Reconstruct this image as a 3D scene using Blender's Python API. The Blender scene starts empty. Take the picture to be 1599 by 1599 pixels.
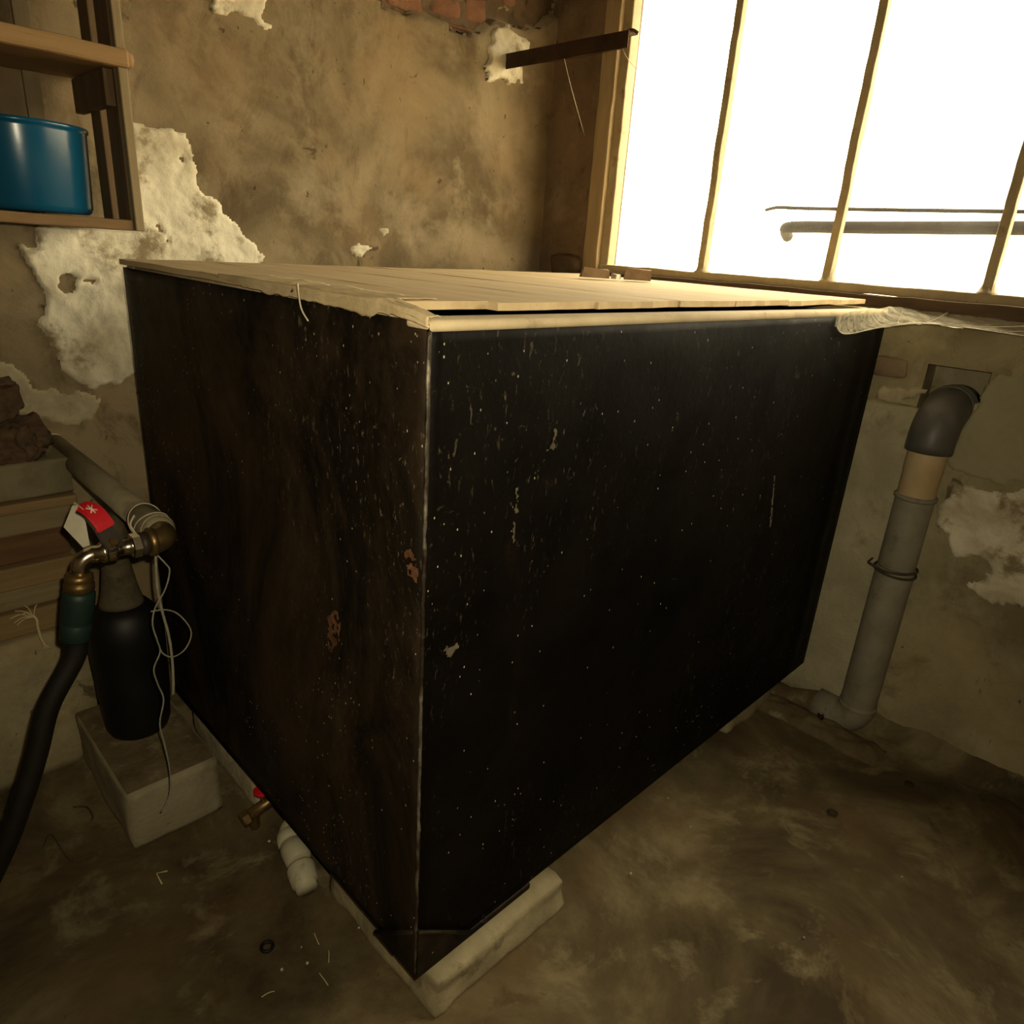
import bpy, bmesh, math, random
from mathutils import Vector, Matrix, noise, Euler

# ---------------------------------------------------------------- camera, sky, flash, exposure
SC = bpy.context.scene
COL = SC.collection
R = math.radians
cd = bpy.data.cameras.new('camera'); cam = bpy.data.objects.new('camera', cd); COL.objects.link(cam)
cd.sensor_width = 36.0; cd.lens = 1096.8 / 1599 * 36.0; cd.clip_start = 0.02
CAM = Vector((-0.4654, -0.5897, 1.0222))
cam.location = CAM; cam.rotation_euler = (R(69.601), R(-3.642), R(-44.443))
SC.camera = cam

world = bpy.data.worlds.new('overcast_sky'); SC.world = world; world.use_nodes = True
bg = world.node_tree.nodes['Background']
bg.inputs['Color'].default_value = (1.0, 0.86, 0.60, 1); bg.inputs['Strength'].default_value = 11.5

fl = bpy.data.lights.new('phone_flash', 'SPOT'); flo = bpy.data.objects.new('phone_flash', fl); COL.objects.link(flo)
fl.energy = 33.0; fl.color = (1.0, 0.86, 0.58); fl.spot_size = R(128); fl.spot_blend = 1.0; fl.shadow_soft_size = 0.006
flo.location = CAM + Vector((0.02, -0.012, 0.03)); flo.rotation_euler = (R(68), R(-3.6), R(-42))

pt = bpy.data.lights.new('window_portal', 'AREA'); pto = bpy.data.objects.new('window_portal', pt); COL.objects.link(pto)
pt.shape = 'RECTANGLE'; pt.size = 2.3; pt.size_y = .95; pt.cycles.is_portal = True
pto.location = (1.60, -0.23, 1.40); pto.rotation_euler = (0, R(90), 0); pto.rotation_euler = Vector((-1, 0, 0)).to_track_quat('-Z', 'Y').to_euler()

SC.view_settings.view_transform = 'Standard'; SC.view_settings.look = 'None'
SC.view_settings.gamma = 1.0; SC.view_settings.use_curve_mapping = False
SC.view_settings.exposure = 0.0
SC.cycles.use_denoising = True
SC.cycles.use_adaptive_sampling = True; SC.cycles.adaptive_threshold = 0.03
SC.cycles.max_bounces = 7; SC.cycles.diffuse_bounces = 4; SC.cycles.transparent_max_bounces = 12

XW, YB, ZF, H, L, W = 1.42, 1.19, -0.13, 0.95, 1.345, 0.94
rnd = random.Random(11)

# ---------------------------------------------------------------- tables: outlines on the wall planes (metres)
PATCH_A = [(0.127,1.221),(0.165,1.214),(0.200,1.211),(0.233,1.224),(0.242,1.213),(0.251,1.188),(0.264,1.170),(0.257,1.130),(0.264,1.097),(0.293,1.086),(0.306,1.059),(0.336,1.047),(0.345,1.019),(0.381,0.991),(0.413,0.973),(0.407,0.952),(0.377,0.938),(0.227,0.927),(0.139,0.918),(0.094,0.819),(0.096,0.717),(0.043,0.676),(-0.011,0.673),(-0.046,0.697),(-0.073,0.727),(-0.077,0.782),(-0.089,0.822),(-0.091,0.887),(-0.108,0.924),(-0.114,0.961),(-0.077,0.981),(-0.062,1.013),(-0.002,1.023),(0.087,1.042),(0.105,1.088)]
PATCH_B = [(0.302,1.521),(0.318,1.467),(0.348,1.488),(0.370,1.489),(0.399,1.480),(0.421,1.481),(0.436,1.463),(0.451,1.460),(0.455,1.474),(0.441,1.496),(0.457,1.561)]
PATCH_C = [(1.137,1.619),(1.173,1.648),(1.213,1.644),(1.249,1.628),(1.282,1.626),(1.292,1.587),(1.268,1.540),(1.279,1.516),(1.226,1.493),(1.185,1.499),(1.133,1.494),(1.124,1.520),(1.142,1.556),(1.127,1.577)]
PATCH_D = [(0.655,0.996),(0.686,1.018),(0.717,1.016),(0.724,1.003),(0.686,0.985),(0.661,0.980)]
PATCH_E = [(0.754,1.043),(0.782,1.053),(0.799,1.034),(0.771,1.027)]
PATCH_F = [(0.742,1.647),(0.771,1.587),(0.821,1.582),(0.894,1.601),(0.937,1.597),(0.982,1.595),(1.029,1.587),(1.089,1.597),(1.124,1.624),(1.148,1.645),(1.226,1.647),(1.334,1.663),(1.420,1.724),(1.416,1.823)]
PATCH_L = [(-0.212,0.748),(-0.170,0.740),(-0.140,0.711),(-0.121,0.682),(-0.087,0.672),(-0.036,0.675),(-0.001,0.643),(-0.034,0.594),(-0.085,0.593),(-0.131,0.613),(-0.229,0.644)]
PATCH_G = [(-0.191,0.491),(-0.219,0.549),(-0.255,0.567),(-0.347,0.598),(-0.392,0.614),(-0.470,0.331),(-0.408,0.329),(-0.370,0.329),(-0.356,0.307),(-0.301,0.335),(-0.326,0.371),(-0.326,0.396),(-0.295,0.413),(-0.270,0.401),(-0.243,0.425),(-0.229,0.453),(-0.204,0.453)]
PATCH_I = [(-0.228,0.828),(-0.324,0.861),(-0.386,0.634),(-0.299,0.595),(-0.220,0.597),(-0.181,0.616),(-0.194,0.700),(-0.216,0.765)]
PATCH_H = [(0.007,0.770),(-0.033,0.780),(-0.070,0.780),(-0.093,0.772),(-0.084,0.752),(-0.048,0.751),(-0.038,0.730),(-0.007,0.732)]
PATCH_GAP = [(0.007,0.725),(-0.035,0.742),(-0.065,0.720),(-0.087,0.708),(-0.102,0.677),(-0.080,0.678),(-0.052,0.701),(-0.007,0.700)]
PATCH_J = [(-0.459,-0.009),(-0.496,0.050),(-0.563,0.036),(-0.578,-0.065),(-0.510,-0.101)]
STRING_1 = [(-0.133,0.530,0.528),(-0.115,0.530,0.509),(-0.110,0.530,0.494),(-0.120,0.530,0.464),(-0.139,0.530,0.435),(-0.146,0.530,0.407),(-0.142,0.530,0.375),(-0.140,0.530,0.352),(-0.153,0.530,0.324),(-0.150,0.530,0.293),(-0.144,0.530,0.259),(-0.155,0.530,0.214),(-0.152,0.530,0.172),(-0.149,0.530,0.114),(-0.154,0.530,0.059),(-0.172,0.530,0.029)]
STRING_2 = [(-0.146,0.530,0.431),(-0.124,0.530,0.427),(-0.105,0.530,0.413),(-0.089,0.530,0.383),(-0.088,0.530,0.362),(-0.101,0.530,0.341),(-0.121,0.530,0.335),(-0.136,0.530,0.348),(-0.141,0.530,0.369)]
STRING_3 = [(-0.134,0.535,0.521),(-0.130,0.535,0.477),(-0.128,0.535,0.429),(-0.122,0.535,0.378),(-0.121,0.535,0.327),(-0.124,0.535,0.276),(-0.127,0.535,0.258)]
TUFT = [(-0.252,0.970,0.257),(-0.238,0.970,0.257),(-0.237,0.970,0.226),(-0.235,0.970,0.203),(-0.231,0.970,0.189)]
F_RING = [(-0.103,0.280)]
F_STRAWS = [(-0.188,0.556),(-0.189,0.525),(-0.171,0.547),(-0.061,0.180),(-0.061,0.151),(0.019,0.195),(0.010,0.160),(-0.010,0.472),(0.685,0.087)]
F_WIRE = [(-0.328,0.758),(-0.308,0.784),(-0.298,0.691),(-0.268,0.680),(-0.233,0.645),(-0.200,0.621)]
F_WIRE2 = [(-0.256,0.836),(-0.236,0.819),(-0.233,0.786),(-0.239,0.775)]
F_LEAF = [(1.353,-0.037)]
F_STAIN = [(0.992,-0.253),(1.237,-0.341)]
F_PEB = [(0.739,0.022),(0.703,-0.060),(0.503,-0.047),(0.922,-0.424),(1.998,-0.241),(0.068,0.014),(0.631,-0.347),(-0.067,0.208),(-0.104,0.226),(-0.060,0.241),(0.034,0.207),(0.006,0.491)]
RUST_1 = [(0.036,0.679),(0.021,0.687),(0.009,0.671),(0.004,0.654),(0.014,0.640),(0.029,0.651)]
RUST_2 = [(0.222,0.509),(0.195,0.534),(0.180,0.516),(0.188,0.480),(0.215,0.445),(0.224,0.465)]
RUST_3 = [(0.031,0.546),(0.058,0.550),(0.066,0.538),(0.043,0.530)]
SCUFF = [(0.204,0.814),(0.212,0.815),(0.213,0.785),(0.190,0.779),(0.205,0.791)]
SCUFF2 = [(0.145,0.744),(0.151,0.754),(0.150,0.661),(0.144,0.665)]
SCUFF3 = [(0.903,0.624),(0.912,0.626),(0.944,0.497),(0.933,0.503)]


# ---------------------------------------------------------------- materials
def nodes(name):
    m = bpy.data.materials.new(name); m.use_nodes = True
    nt = m.node_tree; b = nt.nodes['Principled BSDF']
    return m, nt, b
def N(nt, t, **kw):
    n = nt.nodes.new(t)
    for k, v in kw.items(): setattr(n, k, v)
    return n
def ramp(nt, fac, stops):
    r = N(nt, 'ShaderNodeValToRGB'); e = r.color_ramp.elements
    while len(e) < len(stops): e.new(0.5)
    for i, (p, c) in enumerate(stops):
        e[i].position = p; e[i].color = c if len(c) == 4 else (*c, 1)
    nt.links.new(fac, r.inputs['Fac']); return r.outputs['Color']
def coord(nt, stretch=(1, 1, 1), off=(0, 0, 0)):
    tc = N(nt, 'ShaderNodeTexCoord'); mp = N(nt, 'ShaderNodeMapping')
    mp.inputs['Scale'].default_value = stretch; mp.inputs['Location'].default_value = off
    nt.links.new(tc.outputs['Object'], mp.inputs['Vector']); return mp.outputs['Vector']
def noisetex(nt, vec, scale, detail=6, rough=0.6, dist=0.0):
    n = N(nt, 'ShaderNodeTexNoise'); n.inputs['Scale'].default_value = scale; n.inputs['Detail'].default_value = detail
    n.inputs['Roughness'].default_value = rough; n.inputs['Distortion'].default_value = dist
    nt.links.new(vec, n.inputs['Vector']); return n.outputs['Fac']
def mixc(nt, fac, a, b):
    m = N(nt, 'ShaderNodeMix', data_type='RGBA')
    if isinstance(fac, (int, float)): m.inputs[0].default_value = fac
    else: nt.links.new(fac, m.inputs[0])
    for s, v in ((6, a), (7, b)):
        if isinstance(v, tuple): m.inputs[s].default_value = (*v, 1) if len(v) == 3 else v
        else: nt.links.new(v, m.inputs[s])
    return m.outputs[2]
def bump(nt, b, h, strength, dist=0.01):
    n = N(nt, 'ShaderNodeBump'); n.inputs['Strength'].default_value = strength; n.inputs['Distance'].default_value = dist
    nt.links.new(h, n.inputs['Height']); nt.links.new(n.outputs['Normal'], b.inputs['Normal'])
BW = [(0, 0, 0), (1, 1, 1)]
def surf(name, c1, c2, c3=None, scale=5, scale3=9, lo=.35, hi=.65, t3=(.58, .70), stretch=(1, 1, 1), rough=.85, bs=60, bstr=.35, metal=0, spec=.3, off=(0, 0, 0), coat=0):
    m, nt, b = nodes(name); v = coord(nt, stretch, off)
    c = ramp(nt, noisetex(nt, v, scale, 9, .62, .3), [(lo, c1), (hi, c2)])
    if c3: c = mixc(nt, ramp(nt, noisetex(nt, coord(nt, stretch, (3.1, 1.7, 5.2)), scale3, 8, .65), [(t3[0], BW[0]), (t3[1], BW[1])]), c, c3)
    nt.links.new(c, b.inputs['Base Color']); b.inputs['Roughness'].default_value = rough; b.inputs['Metallic'].default_value = metal
    b.inputs['Specular IOR Level'].default_value = spec; b.inputs['Coat Weight'].default_value = coat
    if bstr: bump(nt, b, noisetex(nt, v, bs, 8, .65), bstr, .004)
    return m
def wall_mat(name, base, lit, stain, pale, off=(0, 0, 0)):
    m, nt, b = nodes(name); v = coord(nt, off=off)
    c = ramp(nt, noisetex(nt, v, 2.6, 9, .62, .5), [(.38, base), (.62, lit)])
    c = mixc(nt, ramp(nt, noisetex(nt, coord(nt, (1, 1, .7), (4, 2, 7)), 8, 9, .72, .8), [(.53, BW[0]), (.70, (.9, .9, .9))]), c, stain)
    c = mixc(nt, ramp(nt, noisetex(nt, coord(nt, (1, 1, 1), (9, 5, 1)), 5, 9, .7), [(.52, BW[0]), (.74, (.8, .8, .8))]), c, pale)
    c = mixc(nt, ramp(nt, noisetex(nt, coord(nt, off=(7, 7, 2)), 3.4, 6, .6), [(.45, BW[0]), (.70, (.6, .6, .6))]), c, (lit[0] * 1.06, lit[1] * .93, lit[2] * .82))
    ch = noisetex(nt, coord(nt, (1.3, 1.3, .9), (1, 8, 3)), 13, 4, .62, .7)
    c = mixc(nt, ramp(nt, ch, [(.655, BW[0]), (.70, (.75, .75, .75))]), c, tuple(x * .55 for x in stain))
    c = mixc(nt, ramp(nt, noisetex(nt, coord(nt, (1, 1, .6), (3, 1, 8)), 42, 3, .6, .3), [(.69, BW[0]), (.73, (.8, .8, .8))]), c, tuple(x * .45 for x in stain))
    nt.links.new(c, b.inputs['Base Color']); b.inputs['Roughness'].default_value = .93; b.inputs['Specular IOR Level'].default_value = .15
    bump(nt, b, noisetex(nt, v, 45, 10, .7), .5, .006)
    return m
M = {}
M['wall'] = wall_mat('tan_plaster', (.130, .097, .052), (.315, .244, .140), (.100, .068, .034), (.40, .325, .205))
M['wall_r'] = wall_mat('grey_tan_plaster', (.22, .182, .102), (.40, .345, .200), (.15, .112, .058), (.50, .44, .275), (2, 3, 1))
M['pier'] = wall_mat('brown_plaster', (.15, .10, .055), (.25, .175, .10), (.10, .065, .032), (.32, .25, .16), (5, 1, 2))
M['ceil'] = wall_mat('darkened_ceiling', (.10, .075, .042), (.17, .13, .075), (.07, .05, .028), (.2, .16, .095))  # unseen ceiling, toned darker to cut bounce light
M['dim'] = wall_mat('darkened_plaster', (.12, .09, .05), (.20, .155, .09), (.08, .058, .03), (.25, .20, .12))  # plaster of the unseen walls, toned darker to weaken the bounce
M['white'] = surf('whitewash', (.50, .43, .28), (.82, .75, .56), (.30, .235, .135), 7, 11, .34, .56, (.53, .64), bs=28, bstr=1.0)
M['brick_pale'] = surf('dusty_brick', (.20, .135, .08), (.28, .20, .12), (.24, .19, .11), 14, 22, bstr=.8, bs=50)
M['smooth'] = surf('smooth_repair_plaster', (.32, .285, .165), (.38, .34, .205), (.32, .26, .145), 3, 4, bstr=.15)
M['mortar'] = surf('dark_mortar', (.10, .065, .032), (.16, .105, .055), (.06, .035, .018), 14, 18, bstr=.9, bs=40)
M['brick'] = surf('red_brick', (.17, .075, .038), (.25, .125, .065), (.12, .07, .04), 14, 22, bstr=.8, bs=50)
M['stone'] = surf('light_rubble', (.34, .28, .17), (.52, .44, .28), (.24, .19, .11), 14, 22, bstr=.9, bs=40)
M['concrete'] = surf('pad_concrete', (.24, .20, .112), (.40, .34, .205), (.155, .118, .06), 9, 14, bstr=.7, bs=60)
M['slab'] = surf('olive_slab', (.19, .16, .088), (.25, .215, .125), (.15, .12, .065), 6, 9, bstr=.4)
M['scuff'] = surf('pale_scuff', (.045, .036, .022), (.11, .09, .058), None, 40, bstr=.2)
M['rust'] = surf('scraped_rust', (.075, .030, .012), (.16, .070, .028), (.05, .022, .010), 60, 70, bstr=.8)
M['bed'] = surf('brown_mortar', (.10, .070, .033), (.17, .127, .066), (.25, .20, .115), 12, 16, bstr=.9, bs=50)
M['block'] = surf('block_concrete', (.22, .188, .115), (.32, .28, .175), (.16, .128, .072), 8, 12, bstr=.6, bs=80)
M['post'] = surf('post_concrete', (.34, .30, .19), (.46, .41, .265), (.27, .225, .135), 8, 12, bstr=.7, bs=90)
M['rubble'] = surf('rusty_rubble', (.06, .036, .019), (.14, .088, .047), (.03, .018, .010), 24, 34, bstr=1, bs=50)

def floor_mat():
    m, nt, b = nodes('dirty_concrete_floor'); v = coord(nt)
    c = ramp(nt, noisetex(nt, v, 2.2, 10, .66, .7), [(.36, (.050, .034, .014)), (.50, (.112, .084, .039)), (.64, (.235, .187, .097))])
    c = mixc(nt, ramp(nt, noisetex(nt, coord(nt, off=(6, 2, 0)), 6.5, 9, .7, .4), [(.54, BW[0]), (.66, (.8, .8, .8))]), c, (.245, .20, .108))
    c = mixc(nt, ramp(nt, noisetex(nt, coord(nt, off=(2, 4, 1)), 3.1, 7, .6, .4), [(.52, BW[0]), (.68, (.7, .7, .7))]), c, (.115, .070, .027))
    c = mixc(nt, ramp(nt, noisetex(nt, coord(nt, off=(1, 9, 0)), 10, 9, .7, .4), [(.58, BW[0]), (.74, BW[1])]), c, (.075, .042, .014))
    c = mixc(nt, ramp(nt, noisetex(nt, coord(nt, off=(3, 3, 3)), 38, 5, .6), [(.68, BW[0]), (.78, BW[1])]), c, (.05, .03, .012))
    nt.links.new(c, b.inputs['Base Color']); b.inputs['Roughness'].default_value = .8; b.inputs['Specular IOR Level'].default_value = .3
    bump(nt, b, noisetex(nt, v, 55, 10, .7), .4, .005); return m
M['floor'] = floor_mat()

def tank_mat(name, rust, k, off, kb=1.0, ks=1.0):
    m, nt, b = nodes(name); v = coord(nt, off=off)
    c = ramp(nt, noisetex(nt, v, 5, 8, .6, .4), [(.35, (.0030 * kb, .0022 * kb, .0013 * kb)), (.7, (.011 * kb, .0078 * kb, .0042 * kb))])
    rm = ramp(nt, noisetex(nt, coord(nt, (1, 1, .55), off), 4.2, 10, .7, .6), [(.62 - k, BW[0]), (.86 - k * .6, BW[1])])
    c = mixc(nt, rm, c, rust)
    rs = ramp(nt, noisetex(nt, coord(nt, (1.4, 1.4, .8), (off[0] + 4, 2, 3)), 7, 6, .6, .5), [(.735, BW[0]), (.78, BW[1])])
    c = mixc(nt, rs, c, (.12, .045, .016))
    mk = ramp(nt, noisetex(nt, coord(nt, (1.6, 1.6, .6), (off[0] + 8, 1, 4)), 3.2, 5, .6), [(.46, BW[0]), (.62, BW[1])])
    vs = ramp(nt, noisetex(nt, coord(nt, (1, 1, .36), off), 150, 5, .7, .8), [(.60, BW[0]), (.70, (ks, ks, ks))])
    mv = N(nt, 'ShaderNodeMath', operation='MULTIPLY'); nt.links.new(vs, mv.inputs[0]); nt.links.new(mk, mv.inputs[1])
    c = mixc(nt, mv.outputs[0], c, (.17, .135, .085))
    sc2 = ramp(nt, noisetex(nt, coord(nt, (.5, .5, 2.2), (off[0], 6, 6)), 30, 5, .6, 1.5), [(.70, BW[0]), (.76, (.5 * ks, .5 * ks, .5 * ks))])
    c = mixc(nt, sc2, c, (.09, .07, .045))
    vo = N(nt, 'ShaderNodeTexVoronoi'); vo.inputs['Scale'].default_value = 140; vo.inputs['Randomness'].default_value = 1
    nt.links.new(coord(nt, (1, 1, .62), off), vo.inputs['Vector'])
    d = ramp(nt, vo.outputs['Distance'], [(.10, BW[1]), (.17, BW[0])])
    sp = N(nt, 'ShaderNodeSeparateColor'); nt.links.new(vo.outputs['Color'], sp.inputs['Color'])
    pm = N(nt, 'ShaderNodeMath', operation='ADD'); nt.links.new(sp.outputs['Red'], pm.inputs[0])
    cl = ramp(nt, noisetex(nt, coord(nt, (1, 1, .6), (off[0] + 1, 5, 2)), 6, 4, .6), [(.45, BW[0]), (.72, (.14, .14, .14))]); nt.links.new(cl, pm.inputs[1])
    pk = ramp(nt, pm.outputs[0], [(.965, BW[0]), (.99, BW[1])])
    mu = N(nt, 'ShaderNodeMath', operation='MULTIPLY'); nt.links.new(d, mu.inputs[0]); nt.links.new(pk, mu.inputs[1])
    c = mixc(nt, mu.outputs[0], c, (.42, .36, .24))
    nt.links.new(c, b.inputs['Base Color']); b.inputs['Specular IOR Level'].default_value = .16 * kb
    rr = N(nt, 'ShaderNodeMapRange'); rr.inputs['To Min'].default_value = .34; rr.inputs['To Max'].default_value = .75
    nt.links.new(noisetex(nt, v, 12, 6, .6), rr.inputs['Value']); nt.links.new(rr.outputs['Result'], b.inputs['Roughness'])
    bump(nt, b, noisetex(nt, v, 40, 8, .65), .22, .004); return m
M['tank_l'] = tank_mat('rusty_black_paint_lit', (.055, .034, .0175), .20, (0, 0, 0))  # rust, plus a browner tone for the side that gets more light
M['tank_r'] = tank_mat('black_bitumen_paint_shaded', (.013, .007, .004), .02, (3, 1, 2), .45, .5)  # same tank paint toned darker, shade of this side put into the colour
M['weld'] = surf('worn_weld', (.05, .038, .024), (.40, .35, .26), (.03, .02, .012), 12, 5, .45, .7, (.48, .60), rough=.42, bstr=.5, metal=.5, spec=.5)
M['rim'] = surf('dusty_steel_rim', (.42, .33, .19), (.58, .47, .29), (.28, .20, .11), 9, 14, rough=.8)

def wood(name, c1, c2, c3, stretch, scale=5, rough=.8):
    return surf(name, c1, c2, c3, scale, scale * 1.6, .3, .7, (.62, .72), stretch, rough, 9, .4)
M['lid'] = wood('pale_dusty_wood', (.48, .355, .19), (.64, .50, .295), (.37, .25, .125), (5, .7, 5), 4)
M['film'] = surf('dusty_film', (.44, .34, .185), (.60, .48, .285), (.37, .31, .15), 14, 20, rough=.5, bs=30, bstr=.5)
M['shelf'] = wood('brown_shelf_wood', (.16, .095, .04), (.25, .155, .07), (.11, .065, .028), (.8, 4, 4), 6)
M['shelf_p'] = wood('orange_rail_wood', (.27, .16, .066), (.36, .225, .098), (.20, .11, .044), (.6, 5, 5), 6)
M['upright'] = wood('dark_upright_wood', (.105, .065, .03), (.18, .115, .055), (.07, .04, .02), (5, 5, .6), 6)
M['upright_p'] = wood('greyed_upright_wood', (.21, .155, .08), (.30, .23, .125), (.15, .10, .05), (5, 5, .6), 6)
M['frame'] = wood('window_frame_paint', (.32, .225, .11), (.46, .34, .18), (.20, .13, .06), (6, 6, .8), 6, .7)
M['bar_paint'] = surf('glazing_bar_paint', (.36, .28, .15), (.48, .39, .22), (.24, .17, .08), 12, 20, rough=.6)
M['sill'] = wood('shaded_sill_wood', (.075, .045, .022), (.13, .08, .04), (.05, .03, .015), (5, .8, 5), 6)  # brown wood with the shadow below the bottom rail put into its colour
M['plank_a'] = wood('grey_plank', (.19, .14, .072), (.28, .215, .115), (.13, .09, .042), (.6, 5, 7), 6)
M['plank_b'] = wood('brown_plank', (.10, .050, .021), (.16, .085, .036), (.07, .035, .015), (.6, 5, 7), 6)
M['plank_c'] = wood('ochre_plank', (.19, .125, .052), (.28, .19, .085), (.14, .085, .035), (.6, 5, 7), 6)
M['iron'] = surf('rusted_iron', (.030, .014, .007), (.065, .030, .014), (.10, .06, .035), 20, 30, t3=(.66, .75), rough=.7, bstr=.5)
M['galv'] = surf('dull_grey_pipe', (.17, .145, .085), (.25, .215, .13), (.13, .10, .055), 10, 15, rough=.6, spec=.4, bstr=.2)
M['brass'] = surf('tarnished_brass', (.15, .095, .035), (.26, .175, .07), (.10, .06, .024), 25, 30, rough=.38, metal=.8, bstr=.2)
M['chrome'] = surf('nickel_plating', (.55, .48, .34), (.66, .58, .42), None, 20, rough=.22, metal=1, bstr=.05)
M['red'] = surf('red_enamel', (.52, .008, .016), (.62, .014, .024), None, 20, rough=.35, bstr=.05, spec=.5)
M['whiteprint'] = surf('white_print', (.7, .55, .45), (.8, .66, .55), None, 20, rough=.5, bstr=0)
M['blackmetal'] = surf('black_steel', (.02, .015, .01), (.04, .03, .02), None, 20, rough=.5, bstr=.1)
M['rubber'] = surf('black_hose_rubber', (.005, .004, .0025), (.009, .007, .0045), None, 20, rough=.6, bstr=.1)
M['green'] = surf('dark_green_plastic', (.009, .021, .016), (.013, .029, .022), None, 20, rough=.5, bstr=.1)
M['glass_dark'] = surf('dark_bottle_glass', (.0035, .0032, .0028), (.007, .006, .005), None, 8, rough=.52, bstr=0, spec=.3)
M['dustglass'] = surf('dust_on_glass', (.055, .044, .024), (.105, .085, .048), (.035, .027, .014), 25, 40, rough=.9, bstr=.3)
M['twine'] = surf('pale_twine', (.40, .35, .24), (.52, .46, .33), None, 60, bstr=.3)
M['twine_g'] = surf('grey_cord', (.17, .16, .115), (.27, .255, .19), None, 60, bstr=.3)
M['straw'] = surf('straw', (.48, .40, .21), (.64, .55, .32), None, 60, bstr=.2)
M['paper'] = surf('grey_paper', (.40, .37, .27), (.52, .48, .36), None, 20, bstr=.2)
M['bucket'] = surf('blue_plastic', (.003, .066, .135), (.005, .080, .160), None, 4, rough=.22, bstr=.03, spec=.5)
M['pvc_dark'] = surf('dark_grey_pvc', (.085, .080, .068), (.125, .115, .095), None, 12, rough=.45, bstr=.15, spec=.4)
M['pvc'] = surf('grey_pvc', (.215, .195, .135), (.29, .26, .185), (.17, .145, .09), 12, 16, rough=.6, bstr=.15)
M['pvc_beige'] = surf('beige_pvc', (.48, .35, .18), (.58, .44, .25), None, 12, rough=.55, bstr=.1)
M['wire'] = surf('dark_wire', (.045, .035, .02), (.08, .06, .035), None, 30, rough=.6, bstr=.2)
M['pvc_white'] = surf('dirty_white_plastic', (.36, .33, .22), (.46, .43, .29), (.28, .24, .14), 14, 20, rough=.55, bstr=.2)
M['grit'] = surf('pale_grit', (.42, .35, .21), (.58, .49, .31), None, 40)
M['leaf'] = surf('dead_leaf', (.022, .010, .005), (.04, .02, .01), None, 40)
M['tile'] = surf('broken_tile', (.20, .125, .065), (.30, .20, .11), None, 25)
M['outrail'] = surf('outside_rail', (.012, .008, .004), (.018, .012, .006), None, 10)
M['dark'] = surf('dark_soil', (.03, .02, .01), (.05, .035, .02), None, 10)

def pane_mat():
    m, nt, b = nodes('dusty_pane'); nt.nodes.remove(b)
    out = nt.nodes['Material Output']; tr = N(nt, 'ShaderNodeBsdfTransparent'); tl = N(nt, 'ShaderNodeBsdfTranslucent'); mx = N(nt, 'ShaderNodeMixShader')
    tr.inputs['Color'].default_value = (.95, .95, .93, 1); tl.inputs['Color'].default_value = (.86, .84, .76, 1)
    f = ramp(nt, noisetex(nt, coord(nt), 3.5, 8, .65, .4), [(.3, (.005, .005, .005)), (.75, (.022, .022, .022))])
    nt.links.new(f, mx.inputs[0]); nt.links.new(tr.outputs[0], mx.inputs[1]); nt.links.new(tl.outputs[0], mx.inputs[2]); nt.links.new(mx.outputs[0], out.inputs['Surface'])
    return m
M['pane'] = pane_mat()
def web_mat():
    m, nt, b = nodes('dusty_cobweb'); nt.nodes.remove(b)
    out = nt.nodes['Material Output']; tr = N(nt, 'ShaderNodeBsdfTransparent'); tl = N(nt, 'ShaderNodeBsdfTranslucent'); df = N(nt, 'ShaderNodeBsdfDiffuse')
    tl.inputs['Color'].default_value = (.8, .75, .6, 1); df.inputs['Color'].default_value = (.72, .66, .5, 1)
    a = N(nt, 'ShaderNodeMixShader'); a.inputs[0].default_value = .5; nt.links.new(tl.outputs[0], a.inputs[1]); nt.links.new(df.outputs[0], a.inputs[2])
    mx = N(nt, 'ShaderNodeMixShader')
    f1 = ramp(nt, noisetex(nt, coord(nt, (3.0, 1, 3)), 14, 8, .7, 1.2), [(.36, (.22, .22, .22)), (.64, (.95, .95, .95))])
    nt.links.new(f1, mx.inputs[0]); nt.links.new(tr.outputs[0], mx.inputs[1]); nt.links.new(a.outputs[0], mx.inputs[2]); nt.links.new(mx.outputs[0], out.inputs['Surface'])
    return m
M['web'] = web_mat()

# ---------------------------------------------------------------- mesh helpers
def link(name, bm, m, parent=None, smooth=False):
    me = bpy.data.meshes.new(name); bm.normal_update(); bm.to_mesh(me); bm.free()
    me.materials.append(M[m] if isinstance(m, str) else m)
    if smooth:
        for p in me.polygons: p.use_smooth = True
    o = bpy.data.objects.new(name, me); COL.objects.link(o)
    if parent: o.parent = parent; o.matrix_parent_inverse = Matrix.Translation(-parent.location)
    return o
def thing(name, label, cat, loc, group=None):
    o = bpy.data.objects.new(name, None); COL.objects.link(o); o.location = loc; o.empty_display_size = .05
    return tag(o, label, cat, group)
def tag(o, label, cat, group=None):
    o['label'] = label; o['category'] = cat
    if group: o['group'] = group
    return o
def struct(o): o['kind'] = 'structure'; return o
def fbm(v, s, o=4): return noise.fractal(Vector(v) * s, 1.0, 2.0, o)
def box(bm, x0, x1, y0, y1, z0, z1, bev=0.0, seg=2, mtx=None):
    vs = [bm.verts.new((x, y, z)) for z in (z0, z1) for y in (y0, y1) for x in (x0, x1)]
    fs = [bm.faces.new([vs[i] for i in q]) for q in ((0, 2, 3, 1), (4, 5, 7, 6), (0, 1, 5, 4), (2, 6, 7, 3), (0, 4, 6, 2), (1, 3, 7, 5))]
    geom = vs
    if bev:
        es = list({e for f in fs for e in f.edges})
        r = bmesh.ops.bevel(bm, geom=es, offset=bev, segments=seg, affect='EDGES', profile=.5)
        geom = list({v for v in r['verts']} | {v for v in vs if v.is_valid})
    if mtx is not None: bmesh.ops.transform(bm, matrix=mtx, verts=[v for v in geom if v.is_valid])
    return bm
def B(*a, **k): return box(bmesh.new(), *a, **k)
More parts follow.
